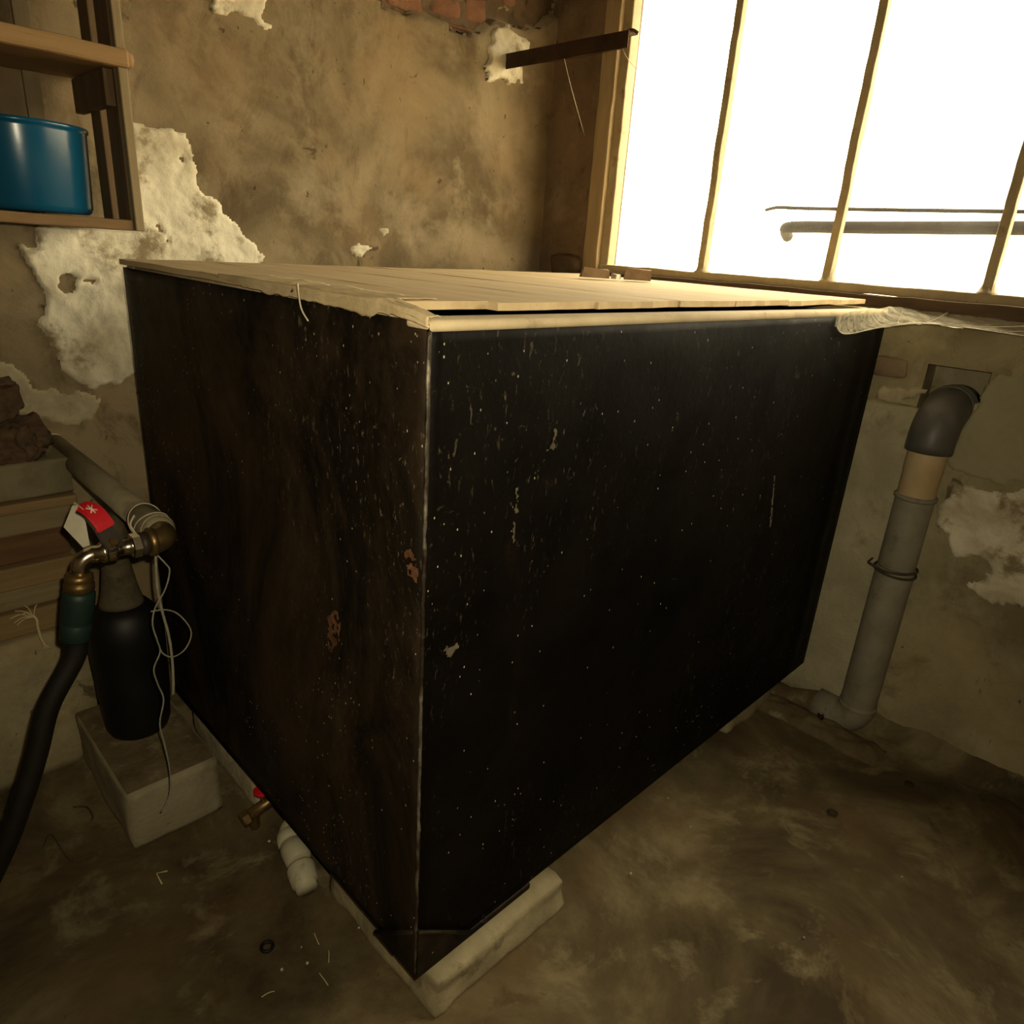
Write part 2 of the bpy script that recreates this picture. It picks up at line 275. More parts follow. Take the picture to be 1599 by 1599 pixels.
def rough_box(x0, x1, y0, y1, z0, z1, bev=.008, cuts=6, amp=.004, s=14, flat_bottom=True, seed=0):
    bm = B(x0, x1, y0, y1, z0, z1)
    n = max(1, cuts)
    bmesh.ops.subdivide_edges(bm, edges=bm.edges[:], cuts=n, use_grid_fill=True)
    c = Vector(((x0 + x1) / 2, (y0 + y1) / 2, (z0 + z1) / 2)); h = Vector(((x1 - x0) / 2, (y1 - y0) / 2, (z1 - z0) / 2))
    for v in bm.verts:
        q = v.co - c
        # round off edges
        e = [max(0, abs(q[i]) - (h[i] - bev)) for i in range(3)]
        l = math.sqrt(sum(t * t for t in e))
        if l > bev:
            for i in range(3):
                if e[i] > 0: q[i] = math.copysign((h[i] - bev) + e[i] / l * bev, q[i])
        d = Vector((fbm(v.co + Vector((seed, 0, 0)), s), fbm(v.co + Vector((7, seed, 0)), s), fbm(v.co + Vector((0, 3, seed)), s))) * amp
        if flat_bottom and q.z < -h.z + bev: d.z = 0
        v.co = c + q + d
    return bm
def frame_at(t, up=Vector((0, 0, 1))):
    t = t.normalized()
    if abs(t.dot(up)) > .98: up = Vector((1, 0, 0))
    a = t.cross(up).normalized(); return a, t.cross(a).normalized()
def smooth_pts(pts, n=6):
    P = [Vector(p) for p in pts]; out = []
    for i in range(len(P) - 1):
        p0 = P[max(i - 1, 0)]; p1 = P[i]; p2 = P[i + 1]; p3 = P[min(i + 2, len(P) - 1)]
        for k in range(n):
            t = k / n
            out.append(.5 * (2 * p1 + (p2 - p0) * t + (2 * p0 - 5 * p1 + 4 * p2 - p3) * t * t + (3 * p1 - p0 - 3 * p2 + p3) * t ** 3))
    out.append(P[-1]); return out
def tube(pts, r, seg=12, bm=None, cap=True, jit=0.0):
    bm = bm or bmesh.new(); P = [Vector(p) for p in pts]; rings = []
    a = None
    for i, p in enumerate(P):
        t = (P[min(i + 1, len(P) - 1)] - P[max(i - 1, 0)]).normalized()
        if a is None: a, b = frame_at(t)
        else:
            a = (a - t * a.dot(t)).normalized()
        b = t.cross(a)
        rr = r[i] if isinstance(r, (list, tuple)) else r
        ring = []
        for k in range(seg):
            w = 2 * math.pi * k / seg; q = rr * (1 + (jit * fbm(p + a * math.cos(w) * .01 + b * math.sin(w) * .01, 90) if jit else 0))
            ring.append(bm.verts.new(p + (a * math.cos(w) + b * math.sin(w)) * q))
        rings.append(ring)
    for i in range(len(rings) - 1):
        for k in range(seg):
            bm.faces.new((rings[i][k], rings[i][(k + 1) % seg], rings[i + 1][(k + 1) % seg], rings[i + 1][k]))
    if cap: bm.faces.new(rings[0][::-1]); bm.faces.new(rings[-1])
    bmesh.ops.recalc_face_normals(bm, faces=bm.faces[:])
    return bm
def lathe(prof, origin, axis=(0, 0, 1), seg=32, bm=None):
    """prof: list of (radius, distance along the axis)"""
    bm = bm or bmesh.new(); o = Vector(origin); ax = Vector(axis).normalized(); a, b = frame_at(ax); rings = []
    for r, d in prof:
        rings.append([bm.verts.new(o + ax * d + (a * math.cos(2 * math.pi * k / seg) + b * math.sin(2 * math.pi * k / seg)) * max(r, 1e-4)) for k in range(seg)])
    for i in range(len(rings) - 1):
        for k in range(seg): bm.faces.new((rings[i][k], rings[i][(k + 1) % seg], rings[i + 1][(k + 1) % seg], rings[i + 1][k]))
    bm.faces.new(rings[0][::-1]); bm.faces.new(rings[-1]); bmesh.ops.recalc_face_normals(bm, faces=bm.faces[:])
    return bm
def hexnut(origin, axis, r, l): return lathe([(r * .9, 0), (r, l * .12), (r, l * .88), (r * .9, l)], origin, axis, 6)
def inside(p, poly):
    x, y = p; c = False; j = len(poly) - 1
    for i in range(len(poly)):
        xi, yi = poly[i]; xj, yj = poly[j]
        if (yi > y) != (yj > y) and x < (xj - xi) * (y - yi) / (yj - yi) + xi: c = not c
        j = i
    return c
def pdist(p, poly):
    x, y = p; best = 9
    for i in range(len(poly)):
        ax, ay = poly[i - 1]; bx, by = poly[i]; dx, dy = bx - ax, by - ay; l = dx * dx + dy * dy or 1e-9
        t = max(0, min(1, ((x - ax) * dx + (y - ay) * dy) / l)); d = math.hypot(x - ax - t * dx, y - ay - t * dy); best = min(best, d)
    return best

# ---------------------------------------------------------------- room shell
def h_back(x, z):
    h = .005 * fbm((x, 3.3, z), 2.2, 3) + .0028 * fbm((x, 8.1, z), 11, 4)
    if 0.70 < x < 1.45 and z > 1.55 and inside((x, z), PATCH_F): h -= .028
    return h
def h_right(y, z): return .005 * fbm((5.5, y, z), 2.4, 3) + .0028 * fbm((1.1, y, z), 12, 4)
def back_pt(x, z, d=0.0): return (x, YB - h_back(x, z) - d, z)
def right_pt(y, z, d=0.0): return (XW - h_right(y, z) - d, y, z)
def frange(a, b, s):
    n = max(1, round((b - a) / s)); return [a + (b - a) * i / n for i in range(n + 1)]
def gridmesh(us, vs, f, skip=None, bm=None):
    bm = bm or bmesh.new(); g = [[bm.verts.new(f(u, v)) for v in vs] for u in us]
    for i in range(len(us) - 1):
        for j in range(len(vs) - 1):
            if skip and skip((us[i] + us[i + 1]) / 2, (vs[j] + vs[j + 1]) / 2): continue
            bm.faces.new((g[i][j], g[i + 1][j], g[i + 1][j + 1], g[i][j + 1]))
    loose = [v for v in bm.verts if not v.link_faces]
    bmesh.ops.delete(bm, geom=loose, context='VERTS')
    return bm
ZC = 2.2
XL, YF = -2.3, -2.5
def h_floor(x, y): return ZF - .003 - .003 * fbm((x, y, 0), 2.0, 3) - .0015 * fbm((x, y, 5), 14, 3)
bm = gridmesh(frange(XL, XW + .05, .022), frange(YF, YB + .05, .022), lambda x, y: (x, y, h_floor(x, y)))
floor = struct(link('floor', bm, 'floor', smooth=True))
bm = gridmesh(frange(XL, -.6, .1) + frange(-.6, XW + .06, .016)[1:], frange(ZF - .03, ZC, .016), lambda x, z: back_pt(x, z))
wall_back = struct(link('wall_back', bm, 'wall', smooth=True))
NICHE = [(-.085, .842), (-.230, .836), (-.182, .60), (-.085, .60)]
WY0, WY1, WZ0, WZ1 = -1.45, .985, .965, 1.82  # head of the opening is unseen, set low to lessen light on upper wall
def skip_r(y, z): return (WY0 < y < WY1 and WZ0 < z < WZ1) or inside((y, z), NICHE)
ys = sorted(set(frange(YF, WY0, .05) + frange(WY0, -.6, .05) + frange(-.6, WY1, .0145) + frange(WY1, YB + .03, .0145)))
zs = sorted(set(frange(ZF - .03, WZ0, .0145) + frange(WZ0, WZ1, .05) + frange(WZ1, ZC, .05)))
bm = gridmesh(ys, zs, lambda y, z: right_pt(y, z), lambda y, z: skip_r(y, z) or (y > WY1 and z > WZ0))
wall_right = struct(link('wall_right', bm, 'wall_r', smooth=True))
bm = gridmesh([y for y in ys if y >= WY1 - 1e-6], frange(WZ0, ZC, .0145), lambda y, z: right_pt(y, z))
link('plaster_pier', bm, 'pier', wall_right, True)
# outer skin of the window wall (thickness seen through the opening) and the recess around the pipe
bm = bmesh.new()
box(bm, XW + .012, XW + .16, WY1, YB + .1, WZ0 - .3, ZC); box(bm, XW + .13, XW + .16, YF, YB + .1, ZF - .1, WZ0 - .012); box(bm, XW + .012, XW + .16, YF, WY1, WZ1, ZC); box(bm, XW + .012, XW + .16, YF, WY0, WZ0, WZ1)
link('masonry_core', bm, 'mortar', wall_right)
bm = bmesh.new()
box(bm, XW + .115, XW + .128, -.26, -.06, .57, .87); box(bm, XW + .0, XW + .12, -.08, -.06, .57, .87); box(bm, XW + .0, XW + .12, -.26, -.245, .57, .87); box(bm, XW + .012, XW + .12, -.26, -.06, .845, .87); box(bm, XW + .012, XW + .12, -.26, -.06, .57, .597)
link('recess_lining', bm, 'concrete', wall_right)
bm = gridmesh(frange(XL, XW + .1, .2), frange(YF, YB + .1, .2), lambda x, y: (x, y, ZC - .004 * fbm((x, y, 2), 3)))
struct(link('ceiling', bm, 'ceil'))
bm = gridmesh(frange(YF, YB + .1, .1), frange(ZF - .03, ZC + .02, .1), lambda y, z: (XL + .006 * fbm((0, y, z), 3), y, z))
struct(link('wall_left', bm, 'dim'))
bm = gridmesh(frange(XL, XW + .1, .1), frange(ZF - .03, ZC + .02, .1), lambda x, z: (x, YF + .006 * fbm((x, 0, z), 3), z))
struct(link('wall_front', bm, 'dim'))

# plaster patches with their own thickness on the walls
def patch(name, poly, side, thick, m, step=.005, rag=.016, rel=.0025, holes=False):
    pf = back_pt if side == 'b' else right_pt
    x0 = min(p[0] for p in poly) - .02; x1 = max(p[0] for p in poly) + .02; z0 = min(p[1] for p in poly) - .02; z1 = max(p[1] for p in poly) + .02
    us, vs = frange(x0, x1, step), frange(z0, z1, step); bm = bmesh.new(); g = {}
    sgn = {}
    for i, u in enumerate(us):
        for j, v in enumerate(vs):
            q = (u + rag * fbm((u, v, 1.7), 15, 5) + .006 * fbm((u, v, 3.1), 55, 3), v + rag * fbm((u, v, 6.3), 15, 5) + .006 * fbm((u, v, 8.3), 55, 3))
            d = pdist(q, poly)
            d = d if inside(q, poly) else -d
            if holes: d = min(d, (.66 - fbm((u, v, 4.4), 15, 5)) * .05)
            if d > -step * 1.2:
                k = max(0.0, min(1.0, d / .007 + .1))
                t = -.006 if d < 0 else thick * (.45 + .55 * k) + rel * fbm((u, v, 2.2), 17, 4) + .0012 * fbm((u, v, 9), 60, 3)
                if side == 'b' and poly is PATCH_F: pass
                g[i, j] = bm.verts.new(pf(u, v, t))
    for (i, j) in list(g):
        q = [(i, j), (i + 1, j), (i + 1, j + 1), (i, j + 1)]
        if all(k in g for k in q): bm.faces.new([g[k] for k in q])
    bmesh.ops.delete(bm, geom=[v for v in bm.verts if not v.link_faces], context='VERTS')
    return link(name, bm, m, wall_back if side == 'b' else wall_right, True)
for pl, th, rl in ((PATCH_A, .008, .004), (PATCH_B, .006, .003), (PATCH_C, .012, .005), (PATCH_D, .004, .002), (PATCH_E, .004, .002)):
    o = patch('whitewash_patch', pl, 'b', th, 'white', rel=rl, holes=len(pl) > 9); o['label'] = 'cracked off-white limewash still clinging to the wall'
o = patch('plaster_patch', PATCH_L, 'b', .006, 'stone'); o['label'] = 'pale grey plaster remnant'
o = patch('mortar_bed', PATCH_F, 'b', .004, 'mortar', rel=.006); o['label'] = 'dark crumbling mortar where plaster fell away'
for pl, th, mm, nm in ((PATCH_G, .010, 'white', 'whitewash_patch'), (PATCH_I, .007, 'smooth', 'plaster_patch'), (PATCH_H, .010, 'stone', 'mortar_and_gap_patch')):
    patch(nm, pl, 'r', th, mm, rel=.005 if mm == 'white' else .0012, holes=mm == 'white', rag=.006 if mm == 'smooth' else .016)
patch('mortar_and_gap_patch', PATCH_GAP, 'r', .002, 'mortar', rel=.001)  # thin dark sheet on the wall, painted in place of a shadowed gap
# bare bricks in the broken plaster at the top of the back wall
for (x0, x1, z0, z1, pr) in ((.785, .905, 1.600, 1.680, .012), (.935, 1.045, 1.615, 1.672, .008), (1.055, 1.135, 1.625, 1.690, .010), (.85, .99, 1.690, 1.755, .006), (1.005, 1.16, 1.700, 1.765, .008), (1.18, 1.31, 1.70, 1.77, .004), (.975, 1.10, 1.598, 1.610, .012)):
    link('brick', rough_box(x0, x1, YB + .03 - pr - .006, YB + .06, z0, z1, .012, 6, .006, 22, False, x0 * 9), 'brick', wall_back, True)
# broken masonry at the foot of the window jamb
link('broken_brick', rough_box(XW - .03, XW + .01, 1.00, 1.12, .955, 1.022, .02, 5, .010, 18, False, 4), 'mortar', wall_right, True)

# ---------------------------------------------------------------- window
win = struct(bpy.data.objects.new('window_1', None)); COL.objects.link(win); win.location = (XW, -.2, WZ0)
win['label'] = 'overexposed steel window with narrow upright glazing bars'
def jit_box(x0, x1, y0, y1, z0, z1, cuts, amp, bev=.003, seed=0):
    bm = B(x0, x1, y0, y1, z0, z1, bev=bev)
    ax = max(range(3), key=lambda i: (x1 - x0, y1 - y0, z1 - z0)[i])
    es = [e for e in bm.edges if abs((e.verts[0].co - e.verts[1].co)[ax]) > .5 * (x1 - x0, y1 - y0, z1 - z0)[ax]]
    bmesh.ops.subdivide_edges(bm, edges=es, cuts=cuts, use_grid_fill=True)
    for v in bm.verts:
        for i in range(3):
            if i != ax: v.co[i] += amp * fbm((v.co[ax] * 1.0 + seed, i * 4.1 + v.co[(ax + 1) % 3] * 3, seed), 9, 3)
    return bm
link('frame_jamb', jit_box(XW - .008, XW + .05, .935, .992, .985, WZ1, 30, .002, seed=1), 'frame', win)
link('frame_stop', jit_box(XW + .012, XW + .05, .905, .938, .985, WZ1, 30, .002, seed=3), 'bar_paint', win)
link('frame_jamb', jit_box(XW - .008, XW + .05, WY0, WY0 + .06, .985, WZ1, 12, .002, seed=2), 'frame', win)
link('frame_head', jit_box(XW - .008, XW + .05, WY0, .992, WZ1 - .05, WZ1 + .01, 20, .002, seed=4), 'frame', win)
link('bottom_rail', jit_box(XW + .004, XW + .05, WY0, .985, .978, 1.000, 50, .0025, seed=5), 'bar_paint', win)
link('window_sill', jit_box(XW - .020, XW + .05, WY0, .99, .950, .9785, 40, .003, seed=6), 'sill', win)
bars = [.563, .196, -.163, -.525, -.89, -1.2]
for i, y in enumerate(bars):
    link('glazing_bar', jit_box(XW + .010, XW + .036, y - .0105, y + .0105, .998, WZ1 - .04, 40, .0025, .002, seed=10 + i), 'bar_paint', win)
    # putty spreading at the foot of each bar
    link('putty_foot', lathe([(.026, 0), (.019, .006), (.013, .022), (.0105, .04)], (XW + .024, y, .998), seg=10), 'bar_paint', win, True)
edges = [.908] + bars + [WY0 + .05]
for i in range(len(edges) - 1):
    link('pane', B(XW + .0225, XW + .0255, edges[i + 1], edges[i], .99, WZ1 - .03), 'pane', win)

# rails of the yard outside, seen through the dusty panes
o = link('handrail', tube(smooth_pts([(2.02, .60, 1.128), (1.96, .58, 1.142), (1.90, .53, 1.152), (1.90, .30, 1.156), (1.90, -.2, 1.166), (1.90, -.9, 1.175), (1.90, -1.9, 1.185)], 6), .018, 14), 'outrail', None, True)
tag(o, 'thick brown handrail outside behind the dusty window panes', 'rail')
o = link('railing_wire', tube(smooth_pts([(1.95, .66, 1.206), (1.92, .60, 1.212), (1.90, .5, 1.208), (1.90, .1, 1.205), (1.90, -.5, 1.205), (1.90, -1.9, 1.215)], 6), .0055, 8), 'outrail', None, True)
tag(o, 'thin upper wire outside above the brown handrail', 'wire')

struct(link('yard_ground', gridmesh(frange(XW + .17, 7, .5), frange(-6, 6, .5), lambda x, y: (x, y, .90 + .004 * fbm((x, y, 0), 2))), 'grit'))
o = link('rail_post', tube([(1.90, -1.35, .89), (1.90, -1.35, 1.20)], .016, 10), 'outrail', None, True); tag(o, 'short brown post carrying the handrail outside', 'post')

# ---------------------------------------------------------------- the tank
T = thing('steel_tank', 'large black-painted rectangular steel tank standing on concrete pads', 'tank', (0, 0, 0))
def panel(name, f, us, vs, m):
    """grid skin with gentle dents and a 4 mm inner return"""
    bm = gridmesh(us, vs, f)
    if name in ('side_panel', 'rear_panel', 'bottom_panel'): bmesh.ops.reverse_faces(bm, faces=bm.faces[:])
    r = bmesh.ops.solidify(bm, geom=bm.faces[:], thickness=.004)
    return link(name, bm, m, T, True)
def dent(a, b, s): return .004 * fbm((a, b, s), 2.3, 2) + .0012 * fbm((a, b, s), 9, 3)
def fade(t, lo, hi, w=.05): return max(0, min(1, (t - lo) / w, (hi - t) / w))
pl_ = panel('side_panel', lambda y, z: (-dent(y, z, 1) * fade(y, 0, W) * fade(z, 0, H), y, z), frange(0, W, .02), frange(0, H - .004, .02), 'tank_l')
pl_['label'] = 'rust-streaked black side of the tank'
def crease(x): return .006 * math.exp(-((x - 1.255) / .02) ** 2)
pr_ = panel('front_panel', lambda x, z: (x, -(dent(x, z, 4) + crease(x)) * fade(x, 0, L) * fade(z, 0, H), z), frange(0, L, .02), frange(0, H - .004, .02), 'tank_r')
pr_['label'] = 'glossy black long side of the tank'
panel('end_panel', lambda y, z: (L, y, z), frange(0, W, .05), frange(0, H - .004, .05), 'tank_r')
panel('rear_panel', lambda x, z: (x, W, z), frange(0, L, .05), frange(0, H - .004, .05), 'tank_r')
panel('bottom_panel', lambda x, y: (x, y, .002), frange(0, L, .05), frange(0, W, .05), 'tank_r')
RW = .042
for (x0, x1, y0, y1) in ((-.001, L + .002, -.003, RW), (.0045, L + .002, W - RW, W + .002), (.0045, .03, RW, W - RW), (L - RW, L + .002, RW, W - RW)):
    link('rim_flange', B(x0, x1, y0, y1, H - .013, H, bev=.0062, seg=4), 'rim', T, True)
# weld bead up the near corner
pts = [(-.0005 + .0012 * fbm((0, 0, z), 30), -.0005 + .0012 * fbm((4, 0, z), 30), z) for z in frange(.0, H - .012, .006)]
link('corner_weld', tube(pts, [  .0023 * (1 + .35 * fbm((2, 1, p[2]), 60)) for p in pts], 8), 'weld', T, True)
def face_patch(name, poly, face, m):
    bm = bmesh.new(); x0 = min(p[0] for p in poly) - .004; x1 = max(p[0] for p in poly) + .004; z0 = min(p[1] for p in poly) - .004; z1 = max(p[1] for p in poly) + .004; g = {}
    st = .0022; us = frange(x0, x1, st); vs = frange(z0, z1, st)
    for i, u in enumerate(us):
        for j, v in enumerate(vs):
            if inside((u + .004 * fbm((u, v, 3), 70, 3), v + .006 * fbm((u, v, 5), 70, 3)), poly) and fbm((u, v, 8), 110, 3) > -.35:
                if face == 'l': p = (-dent(u, v, 1) * fade(u, 0, W) * fade(v, 0, H) - .0008 - .0006 * abs(fbm((u, v, 1), 90)), u, v)
                else: p = (u, -(dent(u, v, 4) + crease(u)) * fade(u, 0, L) * fade(v, 0, H) - .0008, v)
                g[i, j] = bm.verts.new(p)
    for (i, j) in list(g):
        q = [(i, j), (i + 1, j), (i + 1, j + 1), (i, j + 1)]
        if all(k in g for k in q): bm.faces.new([g[k] for k in q])
    bmesh.ops.delete(bm, geom=[v for v in bm.verts if not v.link_faces], context='VERTS')
    o = link(name, bm, m, pl_ if face == 'l' else pr_, True); return o
for pp in (RUST_1, RUST_2): face_patch('rust_scab', pp, 'l', 'rust')['label'] = 'scraped orange rust'
for pp in (RUST_3, SCUFF, SCUFF2, SCUFF3): face_patch('paint_scuff', pp, 'r', 'scuff')
# triangular reinforcing gussets at the foot of the near corner, each edged with a bead
def tri_plate(a, b, c, n, t):
    bm = bmesh.new(); n = Vector(n) * t; lo = [bm.verts.new(Vector(p)) for p in (a, b, c)]; hi = [bm.verts.new(Vector(p) + n) for p in (a, b, c)]
    bm.faces.new(lo); bm.faces.new(hi[::-1])
    for i in range(3): bm.faces.new((lo[i], lo[(i + 1) % 3], hi[(i + 1) % 3], hi[i]))
    bmesh.ops.recalc_face_normals(bm, faces=bm.faces[:]); return bm
g1 = link('corner_gusset', tri_plate((0, 0, -.001), (.108, 0, -.001), (0, 0, .088), (0, -1, 0), .006), 'tank_l', T)
g2 = link('corner_gusset', tri_plate((0, 0, -.001), (0, .095, -.001), (0, 0, .088), (-1, 0, 0), .006), 'tank_l', T)
link('weld_bead', tube([(.0, -.006, .088), (.055, -.006, .043), (.106, -.006, .001)], .0035, 8, jit=.3), 'tank_l', g1, True)
link('weld_bead', tube([(-.006, .0, .088), (-.006, .048, .043), (-.006, .094, .001)], .0035, 8, jit=.3), 'tank_l', g2, True)
link('foot_strip', B(-.002, .246, -.004, .05, -.013, .0, bev=.003), 'tank_l', T)
link('foot_strip', B(-.004, .05, .05, .10, -.013, .0, bev=.003), 'tank_l', T)

# ---------------------------------------------------------------- pads carrying the tank
def pad(name, label, x0, x1, y0, y1, flare, m, seed, top=-.0135):
    bm = rough_box(x0, x1, y0, y1, ZF - .006, top, .014, 12, .006, 9, False, seed)
    for v in bm.verts:
        k = max(0, min(1, (top - .03 - v.co.z) / .05)); cx, cy = (x0 + x1) / 2, (y0 + y1) / 2
        v.co.x += math.copysign(flare * k, v.co.x - cx) * min(1, abs(v.co.x - cx) / (x1 - x0) * 2); v.co.y += math.copysign(flare * k, v.co.y - cy) * min(1, abs(v.co.y - cy) / (y1 - y0) * 2)
        v.co.z = min(v.co.z, top)
    return tag(link(name, bm, m, None, True), label, 'concrete pad')
np_ = pad('concrete_pad', 'pale concrete pad under the nearest corner of the black tank', .040, .345, -.004, .318, .006, 'concrete', 1, -.058)
mb = link('mortar_bed', rough_box(.046, .325, .034, .312, -.062, -.0135, .010, 10, .006, 12, False, 5), 'bed', np_, True); mb['label'] = 'darker brown mortar bed on the pad'
link('pad_upstand', rough_box(.042, .075, .034, .316, -.062, -.014, .006, 8, .003, 12, False, 2), 'concrete', np_, True)
pad('concrete_pad', 'rough pale rubble pad under the tank behind the grey block', .035, .30, .60, .93, .010, 'stone', 5, -.0005)
pad('concrete_pad', 'dark pad under the far end of the tank beside the drain pipe', 1.06, 1.30, .06, .33, .01, 'concrete', 8, -.0005)

# ---------------------------------------------------------------- lid of planks on the tank, torn film, shards
LD = thing('plank_cover', 'pale warped wooden cover of planks lying on the black tank', 'cover', (.6, .5, H))
ex = [-.006, .150, .338, .545, .722, .93, 1.14, 1.338]
for i in range(len(ex) - 1):
    y0 = .072 if i == 0 else .046 + .006 * rnd.random() ; y1 = W + .005 - .01 * rnd.random()
    us = frange(ex[i] + .0012, ex[i + 1] - .0012, .025); vs = frange(y0, y1, .03); sd = i * 3.7; tilt = (rnd.random() - .5) * .004
    def zt(x, y): return H + .0115 + .0050 * x + .0013 * fbm((x, y, sd), 5, 2) + tilt * (x - (ex[i] + ex[i + 1]) / 2) / .2
    def zb(x, y): return max(H + .0008, zt(x, y) - .0095)
    bm = bmesh.new(); top = [[bm.verts.new((x + .006 * (y - .5) * (1 if 0 < i < 7 else 0), y + (.006 * fbm((x, sd, 0), 22) if y in (y0,) else 0), zt(x, y))) for y in vs] for x in us]
    bot = [[bm.verts.new((t.co.x, t.co.y, zb(x, y))) for y, t in zip(vs, row)] for x, row in zip(us, top)]
    nu, nv = len(us), len(vs)
    for a in range(nu - 1):
        for b_ in range(nv - 1):
            bm.faces.new((top[a][b_], top[a + 1][b_], top[a + 1][b_ + 1], top[a][b_ + 1])); bm.faces.new((bot[a][b_ + 1], bot[a + 1][b_ + 1], bot[a + 1][b_], bot[a][b_]))
    for a in range(nu - 1):
        bm.faces.new((bot[a][0], bot[a + 1][0], top[a + 1][0], top[a][0])); bm.faces.new((top[a][-1], top[a + 1][-1], bot[a + 1][-1], bot[a][-1]))
    for b_ in range(nv - 1):
        bm.faces.new((top[0][b_], top[0][b_ + 1], bot[0][b_ + 1], bot[0][b_])); bm.faces.new((bot[-1][b_], bot[-1][b_ + 1], top[-1][b_ + 1], top[-1][b_]))
    bmesh.ops.recalc_face_normals(bm, faces=bm.faces[:])
    link('plank', bm, 'lid', LD)
# torn film folded over the short edge of the tank
def end_(y): return max(.1, min(1, (.50 - y) / .12))
def film_pt(y, s):
    ragged = .5 + .5 * fbm((y, 0, 2), 12, 4)
    end = max(0, min(1, (.50 - y) / .12)); drop = (.001 + .014 * ragged ** 1.5) * (1 if y > .06 else .2) * end
    fold = (.0016 * fbm((y, s * .3, 1), 26, 3) + .0022 * abs(fbm((y * 1.2, s * .25, 7), 14, 3))) * end_(y)
    top = H + .0128 + fold
    if y < .085: top = H + .0136 - (.085 - y) / .085 * .0095 + fold
    w_in = .05 + .045 * (.5 + .5 * fbm((y, 5, 5), 9, 3))
    if y < .085: w_in = .012 + .012 * (y / .085)
    if s < .55: x = w_in - (w_in + .003) * (s / .55); return (x, y, top)
    if s < .65: return (-.0045, y, top - .004 * (s - .55) / .1)
    return (-.0055 - .0015 * fbm((y, s, 9), 20), y, top - .004 - (drop + .006 * end) * (s - .65) / .35)
bm = gridmesh(frange(-.004, .50, .004), frange(0, 1, .05), film_pt)
bmesh.ops.solidify(bm, geom=bm.faces[:], thickness=.0006)
tag(link('plastic_film', bm, 'film', None, True), 'torn dusty film wrinkled over the near edge of the lid', 'film')
# thread hanging from the film
tag(link('thread', tube(smooth_pts([(-.014, .245, .968), (-.016, .235, .94), (-.014, .222, .925)], 6), .0012, 6), 'twine', None, True), 'pale thread hanging off the lid over the black tank side', 'thread')
# broken tile on the lid near the window
def shard(x0, y0, pts_, h, rz, name, label, m, z):
    bm = bmesh.new(); lo = [bm.verts.new((p[0], p[1], 0)) for p in pts_]; hi = [bm.verts.new((p[0] * .9 + .002, p[1] * .95, h * (1 + .3 * fbm((p[0], p[1], 2), 60)))) for p in pts_]
    n = len(pts_); bm.faces.new(lo[::-1]); bm.faces.new(hi)
    for i in range(n): bm.faces.new((lo[i], lo[(i + 1) % n], hi[(i + 1) % n], hi[i]))
    bmesh.ops.transform(bm, matrix=Matrix.Translation((x0, y0, z)) @ Matrix.Rotation(rz, 4, 'Z'), verts=bm.verts[:])
    bmesh.ops.recalc_face_normals(bm, faces=bm.faces[:]); return tag(link(name, bm, m), label, 'shard')
zl = H + .021
shard(1.03, .62, [(-.045, -.014), (.030, -.018), (.034, .012), (-.012, .020), (-.042, .012)], .022, -.55, 'tile_shard', 'larger brown tile shard lying on the lid below the window', 'tile', zl)
shard(1.115, .555, [(-.036, -.013), (.036, -.012), (.038, .012), (-.020, .014)], .026, -.75, 'tile_shard', 'smaller brown tile shard at the window end of the lid', 'tile', zl)
shard(1.065, .585, [(-.016, -.008), (.014, -.010), (.010, .010), (-.012, .008)], .012, .3, 'plaster_flake', 'white plaster flake between the two tile shards on the lid', 'white', zl)

# ---------------------------------------------------------------- cobweb between the tank end and the window wall
def web_pt(s, t):
    # s along the free lower edge from the tank face to the right, t from the lower edge up to the sill
    e = smooth_web(s); u = web_top(s)
    p = e.lerp(u, t); sag = -.012 * math.sin(math.pi * t) * (1 - .3 * s)
    p.z += sag + .005 * fbm((p.x * 2, p.y * 3, s * 3), 6, 4) * (1 if 0 < t < 1 else .3)
    return p
_we = smooth_pts([(1.03, -.008, .927), (1.075, -.014, .905), (1.20, -.040, .918), (1.27, -.10, .931), (1.33, -.18, .929), (1.38, -.30, .922), (1.40, -.50, .93), (1.405, -.75, .95)], 8)
_wt = smooth_pts([(1.04, -.004, .938), (1.12, -.003, .949), (1.28, .002, .9525), (1.37, .004, .956), (1.405, -.04, .958), (1.408, -.20, .962), (1.408, -.45, .962), (1.408, -.75, .962)], 8)
def _at(P, s):
    f = s * (len(P) - 1); i = min(int(f), len(P) - 2); return P[i].lerp(P[i + 1], f - i)
def smooth_web(s): return _at(_we, s)
def web_top(s): return _at(_wt, s)
bm = gridmesh(frange(0, 1, .012), frange(0, 1, .04), web_pt)
WB = tag(link('cobweb', bm, 'web', None, True), 'dusty sheet of cobweb stretched from the tank end under the window', 'cobweb')
link('hem_thread', tube(_we, .0011, 5), 'twine', WB, True)
for k in range(7):
    s0 = .15 + .1 * k; a = web_pt(s0, .1 + .1 * rnd.random()); b2 = web_pt(min(1, s0 + .12 + .15 * rnd.random()), .95)
    mid = a.lerp(b2, .5) + Vector((0, 0, -.003)); link('web_thread', tube(smooth_pts([a, mid, b2], 5), .0006, 4), 'twine', WB, True)

